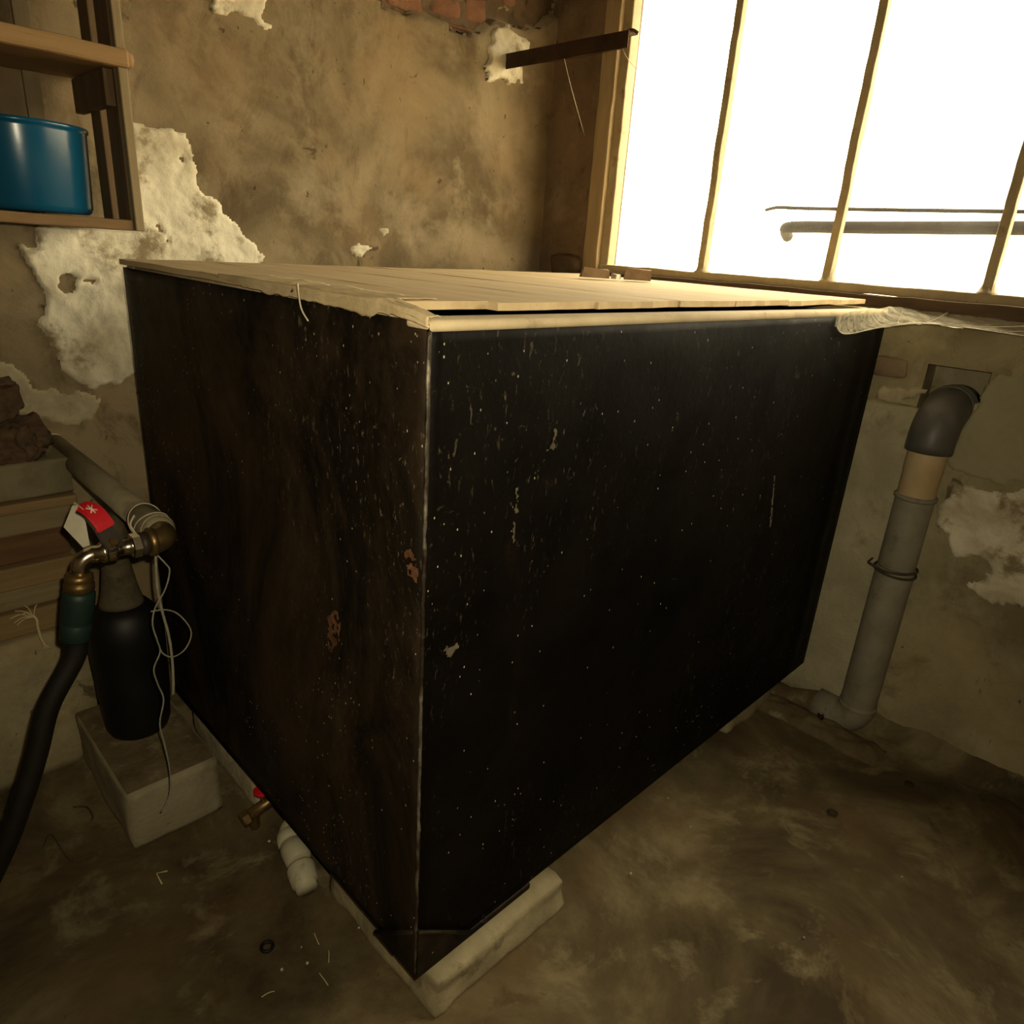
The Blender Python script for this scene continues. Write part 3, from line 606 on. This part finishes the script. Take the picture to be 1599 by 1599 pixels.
# ---------------------------------------------------------------- drain pipe on the window wall
PX, PY = 1.352, -.157
D = thing('drain_pipe', 'grey plastic drain pipe with elbows on the wall right of the tank', 'pipe', (PX, PY, ZF))
arc = [(PX, PY, .648), (PX, PY, .665)] + [(PX + .072 * (1 - math.cos(a)), PY, .668 + .072 * math.sin(a)) for a in frange(0, math.pi / 2, .16)] + [(PX + .10, PY, .740), (PX + .15, PY, .740)]
el = link('upper_elbow', tube(arc, .0505, 28), 'pvc_dark', D, True); el['label'] = 'dark grey elbow turning into the wall'
for d_ in (.078, .094, .110):
    link('collar_ring', lathe([(.0515, 0), (.0545, .003), (.0515, .008)], (PX + d_ - .01, PY, .740), (1, 0, 0), 28), 'pvc_dark', el, True)
sl = link('beige_sleeve', lathe([(.0405, 0), (.0415, .004), (.0415, .058), (.0425, .060), (.0425, .116), (.040, .12)], (PX, PY, .538), seg=28), 'pvc_beige', D, True); sl['label'] = 'tan plastic sleeve below the elbow'
link('pipe_length', lathe([(.0415, 0), (.0425, .004), (.0425, .184), (.0400, .19)], (PX, PY, .352), seg=28), 'pvc', D, True)
link('pipe_length', lathe([(.0435, 0), (.0440, .004), (.0440, .392), (.0425, .398)], (PX, PY, -.048), seg=28), 'pvc', D, True)
for z in (.536, -.052): link('joint_ring', lathe([(.0440, 0), (.047, .003), (.047, .009), (.0440, .012)], (PX, PY, z - .006), seg=28), 'pvc', D, True)
# wire tie
ring = lambda z, r, tl, n=28: [(PX + r * math.cos(2 * math.pi * k / n), PY + r * math.sin(2 * math.pi * k / n), z + tl * math.sin(2 * math.pi * k / n)) for k in range(n + 1)]
link('wire_tie', tube(ring(.349, .0475, -.004), .003, 6), 'wire', D, True); link('wire_tie', tube(ring(.341, .0475, .003), .003, 6), 'wire', D, True)
link('wire_tie', tube(smooth_pts([(PX - .040, PY + .028, .349), (PX - .046, PY + .045, .356), (PX - .02, PY + .058, .35), (PX + .03, PY + .06, .35)], 5), .0028, 6), 'wire', D, True)
arc = [(PX, PY, -.045)] + [(PX, PY + .055 * (1 - math.cos(a)), -.052 - .055 * math.sin(a)) for a in frange(0, math.pi / 2, .16)] + [(PX, PY + .10, -.107)]
link('lower_elbow', tube(arc, .0465, 28), 'pvc', D, True)
link('floor_run', tube([(PX, PY + .09, -.110), (PX - .008, .02, -.138), (PX - .02, .6, -.146)], .0425, 24), 'bed', D, True)
# mortar haunch beside the buried run
bm = gridmesh(frange(-.26, .50, .012), frange(0, 1, .08), lambda y, t: (1.330 - .095 * t + .012 * fbm((y, 0, 3), 9), y, ZF - .006 + max(0, (.030 + .012 * fbm((y, t, 1), 14)) * math.sin(math.pi * min(1, t * 1.02)) ** .6 * min(1, (y + .26) / .03))))
tag(link('mortar_haunch', bm, 'bed', None, True), 'low mortar ridge on the floor along the buried drain pipe', 'mortar')
bm = rough_box(1.366, XW - .004, -.120, .16, ZF + .022, .735, .012, 12, .006, 16, False, 3)
tag(link('concrete_post', bm, 'post', None, True), 'flat pale concrete post between the tank end and drain pipe', 'post')
link('post_key', rough_box(1.388, XW - .004, -.10, .15, ZF - .006, ZF + .03, .006, 4, .002, 16, False, 2), 'post', bpy.data.objects['concrete_post'], True)
# bricks showing above the post
for (y0, y1, z0, z1, mm) in ((-.050, .04, .790, .838, 'brick_pale'),):
    link('brick', rough_box(XW - .010, XW + .02, y0, y1, z0, z1, .008, 5, .005, 20, False, y0), mm, wall_right, True)

# ---------------------------------------------------------------- iron bar in the back wall
I = thing('iron_bar', 'rusty iron angle bar sticking out of the back wall beside window', 'bar', (1.21, 1.19, 1.545))
bm = bmesh.new(); box(bm, 1.192, 1.196, .725, 1.215, 1.527, 1.567, bev=.001); link('upright_flange', bm, 'iron', I)
link('flat_flange', B(1.196, 1.232, .725, 1.215, 1.563, 1.567, bev=.001), 'iron', I)
link('end_hook', tube(smooth_pts([(1.200, .735, 1.566), (1.205, .722, 1.568), (1.215, .712, 1.562)], 4), .004, 6), 'iron', I, True)
for k, lb in ((0, 'upper cobweb strand from the iron bar tip to the window jamb'), (2, 'lower cobweb strand sagging from the iron bar to the window jamb')):
    y = .74 + .1 * k; o = link('cobweb_strand', tube(smooth_pts([(1.192, y, 1.528), (1.22, y - .01, 1.50 - .02 * k), (1.40, y + .02 + .03 * k, 1.47 - .05 * k)], 6), .0007, 4), 'twine', None, True)
    tag(o, lb, 'cobweb')

# ---------------------------------------------------------------- shelf with the blue bucket
S = thing('wall_shelf', 'brown wooden wall shelf with open slatted end at upper left', 'shelf', (-.3, 1.08, 1.012))
SY0, SY1, SX1, SX0 = .95, 1.178, .050, -.78
for sx, (a, b3) in (('r', (SX1 - .016, SX1)), ('l', (SX0, SX0 + .016))):
    link('upright', B(a, b3, SY0 - .004, SY0 + .012, 1.012, 1.85, bev=.002), 'upright_p', S)
    link('upright', B(a - .002, b3 - .002, SY0 + .013, SY0 + .082, 1.012, 1.85, bev=.002), 'upright', S)
    link('upright', B(a - .002, b3 - .002, SY0 + .118, SY0 + .175, 1.012, 1.85, bev=.002), 'upright', S)
    link('cleat', B(a - .020, b3 - .019, SY0 + .016, SY1 - .02, 1.222, 1.282, bev=.002), 'upright', S)
link('shelf_board', jit_box(SX0, SX1 + .004, SY0 - .012, SY1, 1.284, 1.314, 24, .002, .006, seed=3), 'shelf_p', S)
link('shelf_board', jit_box(SX0, SX1 - .017, SY0 + .002, SY1, 1.012, 1.031, 24, .002, .003, seed=4), 'shelf', S)
link('shelf_board', jit_box(SX0, SX1 + .004, SY0 - .008, SY1, 1.62, 1.65, 24, .002, .003, seed=5), 'shelf', S)
link('dowel_knob', lathe([(.012, 0), (.014, .006), (.010, .014)], (SX1 - .002, SY0 + .004, 1.299), (1, 0, 0), 14), 'shelf_p', S, True)
for x in (-.050, -.36, -.60): link('back_slat', B(x - .014, x + .014, SY1 - .006, SY1 + .004, 1.012, 1.85, bev=.001), 'upright_p', S)
bk = thing('plastic_bucket', 'blue plastic bucket standing on the wall shelf', 'bucket', (-.108, 1.062, 1.0345))
BX, BY, BZ = -.113, 1.062, 1.0345
body = lathe([(.04, 0), (.098, 0), (.103, .004), (.106, .012), (.1105, .135), (.111, .139), (.1135, .140), (.1140, .144), (.1125, .147), (.1075, .146), (.104, .02), (.09, .008), (.02, .008)], (BX, BY, BZ), seg=56)
link('bucket_body', body, 'bucket', bk, True)

# ---------------------------------------------------------------- supply pipe, tap, hose
QX, QZ = -.112, .557
P = thing('supply_pipe', 'dull grey steel pipe coming out of wall and ending in elbow', 'pipe', (QX, 1.19, QZ))
link('pipe_length', tube([(QX, 1.215, QZ), (QX, .62, QZ)], .0225, 24), 'galv', P, True)
link('socket', lathe([(.0235, 0), (.0262, .004), (.0262, .055), (.0270, .06), (.0262, .078), (.021, .086)], (QX, .632, QZ), (0, -1, 0), 28), 'galv', P, True)
link('pipe_bend', tube(smooth_pts([(QX - .03, 1.14, QZ + .004), (QX - .012, 1.165, QZ + .004), (QX, 1.185, QZ)], 5), .020, 18), 'galv', P, True)
arc = [(QX, .552, QZ)] + [(QX - .022 * (1 - math.cos(a)), .540 - .022 * math.sin(a), QZ) for a in frange(0, math.pi / 2, .2)] + [(QX - .028, .518, QZ)]
link('brass_elbow', tube(arc, .0205, 24), 'brass', P, True); link('elbow_band', lathe([(.021, 0), (.0232, .002), (.0232, .009), (.021, .011)], (QX - .018, .518, QZ), (-1, 0, 0), 24), 'brass', P, True)
VY, VZ = .518, .557
V = thing('ball_valve_tap', 'nickel tap with red lever screwed onto the pipe elbow', 'tap', (QX - .03, VY, VZ))
vx = QX - .030
link('red_washer', lathe([(.014, 0), (.0185, .001), (.0185, .010), (.014, .011)], (vx, VY, VZ), (-1, 0, 0), 24), 'blackmetal', V, True)
link('hex_nut', hexnut((vx - .010, VY, VZ), (-1, 0, 0), .0195, .014), 'chrome', V)
link('tap_body', lathe([(.016, 0), (.0125, .003), (.0120, .014), (.0125, .020), (.0155, .022), (.0165, .026), (.0165, .034), (.0150, .036), (.0165, .038), (.0165, .043), (.0130, .046), (.0125, .056)], (vx - .022, VY, VZ), (-1, 0, 0), 28), 'chrome', V, True)
sx_ = vx - .054
SA = Vector((.05, -.74, .67)).normalized(); SU = Vector((0, .67, .74)); SXv = Vector((1, 0, 0)); VC = Vector((sx_, VY, VZ))
link('valve_stem', lathe([(.009, 0), (.009, .016), (.007, .018), (.007, .026)], VC + SA * .008, SA, 18), 'chrome', V, True)
link('lever_nut', hexnut(VC + SA * .030, SA, .0068, .007), 'brass', V)
arc = [(vx - .070, VY, VZ)] + [(vx - .076 - .020 * math.sin(a), VY, VZ - .020 * (1 - math.cos(a))) for a in frange(0, math.pi / 2 * .92, .2)] + [(vx - .0985, VY, VZ - .030)]
link('spout', tube(arc, .0125, 20), 'chrome', V, True)
link('brass_union', lathe([(.0135, 0), (.019, .003), (.0195, .010), (.018, .014), (.0205, .017), (.0205, .026), (.018, .029)], (vx - .0985, VY, VZ - .024), (-.10, 0, -1), 26), 'brass', V, True)
# lever: flat bar rising from the stem and bent over the spout
def ribbon(pts, wdir, w, t, n=6):
    P_ = smooth_pts(pts, n); bm = bmesh.new(); wd = Vector(wdir).normalized(); rows = []
    for i, p in enumerate(P_):
        tg = (P_[min(i + 1, len(P_) - 1)] - P_[max(i - 1, 0)]).normalized(); nn = tg.cross(wd).normalized()
        ww = w(i / (len(P_) - 1)) if callable(w) else w
        rows.append([bm.verts.new(p + wd * a * ww / 2 + nn * b * t / 2) for a, b in ((-1, -1), (1, -1), (1, 1), (-1, 1))])
    for i in range(len(rows) - 1):
        for k in range(4): bm.faces.new((rows[i][k], rows[i][(k + 1) % 4], rows[i + 1][(k + 1) % 4], rows[i + 1][k]))
    bm.faces.new(rows[0][::-1]); bm.faces.new(rows[-1]); bmesh.ops.recalc_face_normals(bm, faces=bm.faces[:])
    bmesh.ops.bevel(bm, geom=[e for e in bm.edges if e.calc_face_angle(0) > .6], offset=t * .25, segments=2, affect='EDGES'); return bm
def LV(x, u, s): return VC + SXv * x + SU * u + SA * s
lp = [LV(.005, -.008, .029), LV(.002, .005, .029), LV(-.002, .018, .031), LV(-.007, .034, .037), LV(-.014, .050, .040), LV(-.021, .061, .037), LV(-.027, .067, .030)]
WD = SXv * .94 + SU * .34
link('lever', ribbon([p - SXv * .002 - SA * .003 for p in lp], WD, .026, .006), 'blackmetal', V)
sv = [Vector(p) for p in lp[2:]]; sv[0] = sv[0].lerp(sv[1], .35)
rs_ = link('lever_sleeve', ribbon(sv, WD, lambda t: .027 - .004 * t * t, .009), 'red', V); rs_['label'] = 'red plastic grip sleeve'
# white arrow-like print on the sleeve
for a, b4 in (((.0, -.006), (.0, .006)), ((-.005, -.004), (.005, .004)), ((.005, -.004), (-.005, .004))):
    c0 = LV(-.0165, .054, .0443); d1 = (SU * .87 - SXv * .42).normalized(); d2 = WD.normalized()
    link('print_mark', tube([c0 + d1 * a[1] * 1.3 + d2 * a[0], c0 + d1 * b4[1] * 1.3 + d2 * b4[0]], .0011, 6), 'whiteprint', rs_, True)
# hose and its coupling
cx0 = Vector((vx - .1015, VY, VZ - .052)); ca = Vector((-.20, 0, -1)).normalized()
Hs = thing('garden_hose', 'black rubber hose hanging from the tap by green coupling', 'hose', (cx0.x, VY, ZF))
lk = link('hose_coupling', lathe([(.018, 0), (.0218, .003), (.0223, .012), (.0223, .048), (.0210, .050), (.0210, .053), (.0220, .055), (.0212, .078), (.017, .082)], cx0, ca, 32), 'green', Hs, True); lk['label'] = 'dark green ribbed coupling'
hp = [cx0 + ca * .076, cx0 + ca * .11, (-.309, .515, .330), (-.337, .51, .258), (-.366, .505, .192), (-.412, .50, .103), (-.50, .49, -.02), (-.62, .47, -.095), (-.80, .44, -.112), (-1.1, .30, -.112), (-1.4, .0, -.112)]
link('hose_tube', tube(smooth_pts(hp, 8), .0160, 20), 'rubber', Hs, True)
# paper tag hung on the lever
tg = thing('paper_tag', 'small torn grey paper tag dangling behind the red lever', 'tag', (-.26, .53, .64))
bm = bmesh.new(); tri = [(-.232, .53, .634), (-.247, .532, .603), (-.226, .535, .564), (-.217, .534, .566), (-.218, .532, .604), (-.226, .53, .634)]
vs_ = [bm.verts.new(p) for p in tri]; f_ = bm.faces.new(vs_); bmesh.ops.triangulate(bm, faces=[f_]); bmesh.ops.solidify(bm, geom=bm.faces[:], thickness=.0008)
link('tag_sheet', bm, 'paper', tg)
link('tag_thread', tube(smooth_pts([(-.229, .53, .633), (-.230, .525, .640), (-.222, .515, .630)], 4), .0008, 5), 'twine', tg, True)
# twine bound round the pipe end and the strands hanging from it
tw = thing('twine_binding', 'pale twine knotted round the pipe end above the tap', 'twine', (QX, .60, QZ))
def hoop(y, r, dy, a0=0, a1=2 * math.pi, n=30): return [(QX + r * math.cos(a), y + dy * math.sin(a * 1.0), QZ + r * math.sin(a)) for a in frange(a0, a1, (a1 - a0) / n)]
link('twine_loop', tube(hoop(.612, .0272, .012, -.6, 3.9), .0010, 6), 'twine', tw, True); link('twine_loop', tube(hoop(.585, .0276, -.016, -.4, 3.7), .0010, 6), 'twine', tw, True)
link('twine_loop', tube(hoop(.556, .0262, .004, 0, 2 * math.pi), .0009, 6), 'twine', tw, True)
link('twine_knot', tube(smooth_pts([(QX - .020, .60, QZ + .018), (QX - .030, .592, QZ + .006), (QX - .027, .58, QZ - .008), (QX - .030, .57, QZ - .018), (QX - .02, .56, QZ - .021)], 6), .0018, 6), 'twine', tw, True)
st = thing('hanging_string', 'thin grey string hanging in loose loop below the tap', 'string', (-.14, .53, .03))
s1 = [(QX - .02, .535, QZ - .020)] + STRING_1[1:]
link('string_strand', tube(smooth_pts(s1, 5), .0014, 6), 'twine_g', st, True); link('string_loop', tube(smooth_pts(STRING_2, 5), .0013, 6), 'twine_g', st, True)
link('string_band', tube(smooth_pts([(QX - .01, .545, QZ - .019)] + STRING_3[1:], 4), .0024, 6), 'twine_g', st, True)

# ---------------------------------------------------------------- block with the bottle
bm = rough_box(-.200, -.022, .64, .985, ZF - .006, .0, .007, 10, .0035, 12, False, 2)
for v in bm.verts: v.co.z = min(v.co.z, .0)
tag(link('concrete_block', bm, 'block', None, True), 'pale concrete block on the floor under the dark bottle', 'block')
bo = thing('glass_bottle', 'large dark bottle with dusty neck standing on the concrete block', 'bottle', (-.113, .845, .001))
OX, OY = -.108, .845
link('bottle_body', lathe([(.02, .004), (.048, .0), (.058, .006), (.063, .020), (.068, .10), (.0715, .20), (.0720, .235), (.0690, .262), (.059, .285), (.044, .303)], (OX, OY, .001), seg=40), 'glass_dark', bo, True)
nk = link('bottle_neck', lathe([(.043, .302), (.039, .312), (.0335, .335), (.029, .365), (.0255, .390), (.0245, .410), (.0265, .425), (.0265, .432)], (OX, OY, .001), seg=32), 'dustglass', bo, True); nk['label'] = 'neck thick with grey dust'
link('bottle_cap', lathe([(.0265, .430), (.0295, .434), (.0300, .448), (.0300, .472), (.0285, .484), (.022, .492), (.008, .495)], (OX, OY, .001), seg=28), 'dustglass', bo, True)

# ---------------------------------------------------------------- ledge, boards and rubble at the left
LE = -.150
o = link('masonry_ledge', rough_box(-1.2, LE, .985, 1.176, ZF - .006, .206, .012, 14, .005, 8, False, 6), 'wall_r', None, True); tag(o, 'low plastered ledge under the stacked boards at left', 'ledge')
def board(z0, z1, yf, xe, m, label, sd):
    o = link('plank', jit_box(-1.15, xe, yf, 1.165, z0, z1, 40, .0006, .004, seed=sd), m); return tag(o, label, 'plank')
board(.214, .268, .988, -.150, 'plank_c', 'lowest ochre board of the stack on the plastered ledge', 1)
board(.2695, .314, 1.002, -.152, 'plank_a', 'grey board lying second from bottom in the stack', 2)
board(.3155, .364, .994, -.146, 'plank_c', 'ochre board just below the dark red-brown board', 3)
board(.3655, .427, 1.012, -.146, 'plank_b', 'dark red-brown board in the middle of the stack', 4)
board(.4285, .476, 1.000, -.136, 'plank_a', 'grey board resting on the dark red-brown board', 5)
board(.4775, .4985, .984, -.126, 'plank_c', 'thin pale-edged board under the flat slab', 6)
o = link('flat_slab', rough_box(-1.1, -.124, .998, 1.17, .500, .574, .006, 12, .003, 10, False, 7), 'slab', None, True); tag(o, 'flat grey-olive slab topping the stack of boards', 'slab')
for (a, b5, c5, d5, e5, f5, sd, lb) in ((-.250, -.160, 1.00, 1.11, .575, .640, 1, 'rust-brown broken brick on the slab end beside the pipe'), (-.46, -.262, 1.00, 1.12, .575, .690, 2, 'larger rust-brown lump behind the broken brick on slab'), (-.30, -.185, 1.03, 1.12, .662, .722, 3, 'dark brown lump lying on top of the rubble pile')):
    tag(link('rubble_lump', rough_box(a, b5, c5, d5, e5, f5, .016, 14, .020, 22, False, sd), 'rubble', None, True), lb, 'rubble')
# frayed tuft of twine on the boards
tf = thing('frayed_twine', 'frayed tuft of straw-coloured twine hanging on the lowest board', 'twine', (-.24, .98, .19))
link('twine_stem', tube(smooth_pts([(-.243, .978, .262), (-.236, .974, .252), (-.236, .974, .228), (-.234, .974, .204), (-.229, .974, .186)], 5), .0028, 7, jit=.4), 'straw', tf, True)
for k, (dx, dz) in enumerate(((-.040, .010), (-.034, -.004), (-.028, .020), (-.012, .030), (.010, .024), (-.030, -.012), (-.018, .012))):
    link('fray', tube(smooth_pts([(-.240, .976, .256), (-.240 + dx * .5, .972, .262 + dz * .5 + .004), (-.240 + dx, .972 + .004 * (k % 3), .258 + dz)], 5), .0012, 5), 'straw', tf, True)
for k in (-1, 0, 1): link('fray', tube([(-.230, .974, .190), (-.226 + .006 * k, .972, .176)], .0011, 5), 'straw', tf, True)

# ---------------------------------------------------------------- things on the floor
G = ZF + .0005
def torus(x, y, z, R_, r): return tube([(x + R_ * math.cos(a), y + R_ * math.sin(a), z) for a in frange(0, 2 * math.pi, .22)], r, 8)
tag(link('rubber_ring', torus(F_RING[0][0], F_RING[0][1], G + .002, .0095, .003), 'rubber', None, True), 'small black rubber ring lying on the floor', 'ring')
ft = thing('plastic_fitting', 'dirty white plastic pipe fitting on the floor beside the tank', 'fitting', (.02, .40, G))
fz = G + .026
link('fitting_bend', tube(smooth_pts([(.075, .475, fz + .004), (.045, .470, fz + .004), (.028, .450, fz + .002), (.020, .415, fz)], 6), .0195, 18), 'pvc_white', ft, True)
link('fitting_collar', lathe([(.020, 0), (.0235, .003), (.0235, .022), (.020, .025)], (.030, .458, fz + .002), (-.25, -1, 0), 22), 'pvc_white', ft, True)
link('fitting_barrel', lathe([(.020, 0), (.0245, .004), (.0255, .02), (.0245, .045), (.018, .05)], (.024, .432, fz), (-.15, -1, 0), 22), 'pvc_white', ft, True)
link('fitting_cap', lathe([(.018, 0), (.0265, .003), (.0270, .008), (.0240, .040), (.0200, .043), (.0190, .052)], (.012, .374, fz), (-.28, -1, -.10), 26), 'pvc_white', ft, True)
dv = thing('drain_valve', 'small brass drain valve with red handwheel poking from under tank', 'valve', (.03, .545, G))
link('valve_body', tube([(.085, .545, -.072), (-.012, .545, -.094)], .0125, 16), 'brass', dv, True); link('outlet_nut', hexnut((-.008, .545, -.094), (-1, 0, -.2), .0170, .016), 'brass', dv)
link('riser', tube([(.085, .545, -.085), (.085, .545, .004)], .011, 14), 'brass', dv, True)
link('handwheel', lathe([(.004, 0), (.0155, .001), (.0165, .005), (.0155, .010), (.006, .011)], (.022, .545, -.052), (0, 0, 1), 8), 'red', dv); link('wheel_stem', tube([(.022, .545, -.085), (.022, .545, -.045)], .004, 8), 'brass', dv, True)
link('foot_nut', hexnut((.002, .545, -.090), (0, 0, -1), .011, .039), 'brass', dv)
def straw(p0, p1, lb='short pale straw lying on the floor near the tank', gr='straws on the floor'):
    a = Vector((*p0, G + .0015)); b = Vector((*p1, G + .0015)); m_ = a.lerp(b, .5) + Vector(((rnd.random() - .5) * .004, (rnd.random() - .5) * .004, .001))
    return tag(link('straw', tube(smooth_pts([a, m_, b], 4), .0008, 5), 'straw', None, True), lb, 'straw', gr)
tag(link('bent_straw', tube([(*F_STRAWS[1], G + .0015), (*F_STRAWS[0], G + .0015), (*F_STRAWS[2], G + .003)], .0014, 5), 'straw', None, True), 'pale straw bent to an angle on the floor below the block', 'straw')
straw(F_STRAWS[3], F_STRAWS[4], 'pale straw nearest the left edge of the concrete pad', None)
straw((-.028, .205), (-.040, .185), 'short straw between the rubber ring and the concrete pad', None)
straw((-.13, .20), (-.15, .205), 'pale straw on open floor just below the rubber ring', None)
straw((-.03, .25), (-.035, .225), 'tiny straw below the white plastic fitting', None)
tag(link('wire_piece', tube(smooth_pts([(x, y, G + .002) for x, y in F_WIRE], 5), .0013, 5), 'wire', None, True), 'long curly thread of dark wire lying on floor left of block', 'wire')
tag(link('wire_piece', tube(smooth_pts([(x, y, G + .002) for x, y in F_WIRE2], 5), .0018, 5), 'wire', None, True), 'short curved bit of dark wire on floor below the hose', 'wire')
for k, (x, y) in enumerate(F_PEB):
    if x > 1.3: continue
    bm = bmesh.new(); bmesh.ops.create_icosphere(bm, subdivisions=1, radius=.0016 + .0014 * rnd.random())
    for v in bm.verts: v.co = v.co * (1 + .3 * fbm(v.co + Vector((k, 0, 0)), 200)) + Vector((x, y, G + .0015))
    tag(link('grit_crumb', bm, 'grit'), 'tiny pale crumb of grit on the concrete floor', 'grit', 'grit crumbs on the floor')
bm = gridmesh(frange(-1, 1, .2), frange(-1, 1, .25), lambda a, b: (F_LEAF[0][0] - .06 + .020 * a + .004 * b, F_LEAF[0][1] - .055 + .010 * b * (1 - a * a * .9) + .004 * a, -.085 - .022 + .006 * a * a + .005 * b * b))
bmesh.ops.solidify(bm, geom=bm.faces[:], thickness=.0008)
tag(link('dead_leaf', bm, 'leaf', None, True), 'curled dark dead leaf on the mortar near the drain pipe', 'leaf')
for k, (x, y) in enumerate(F_STAIN):
    bm = bmesh.new(); bmesh.ops.create_icosphere(bm, subdivisions=2, radius=.012)
    for v in bm.verts: v.co = Vector((v.co.x * (1 + .3 * fbm(v.co, 60)), v.co.y, v.co.z * .28)) + Vector((x, y, G + .001))
    tag(link('dirt_clod', bm, 'dark', None, True), ('flat dark clod of dirt on the open floor right of tank', 'flat dark clod of dirt on floor near the drain elbow')[k], 'dirt')

bm = gridmesh(frange(-.196, -.028, .012), frange(.648, .978, .012), lambda x, y: (x, y, .0006 + max(0, .0035 + .003 * fbm((x, y, 3), 16)) * min(1, (x + .196) / .012, (-.028 - x) / .012, (y - .648) / .02, (.978 - y) / .012)))
dc = link('dirt_crust', bm, 'bed', bpy.data.objects['concrete_block'], True); dc['label'] = 'brown dirt caked on top'
def fillet(f, us):
    bm = gridmesh(us, frange(0, 1, .1), f); return link('dirt_fillet', bm, 'floor', floor, True)
fl1 = fillet(lambda y, t: (XW + .004 - (.085 + .05 * fbm((y, 0, 2), 5)) * t, y, ZF - .006 + max(0, (.055 + .035 * fbm((y, 2, 2), 6)) * (1 - t) ** 1.7 + .004 * fbm((y, t, 1), 12))), frange(-2.3, 1.1, .02))
fillet(lambda x, t: (x, YB + .004 - (.08 + .05 * fbm((x, 7, 2), 5)) * t, ZF - .006 + max(0, (.05 + .03 * fbm((x, 2, 7), 6)) * (1 - t) ** 1.7 + .004 * fbm((x, t, 9), 12))), frange(-2.2, 1.3, .02))
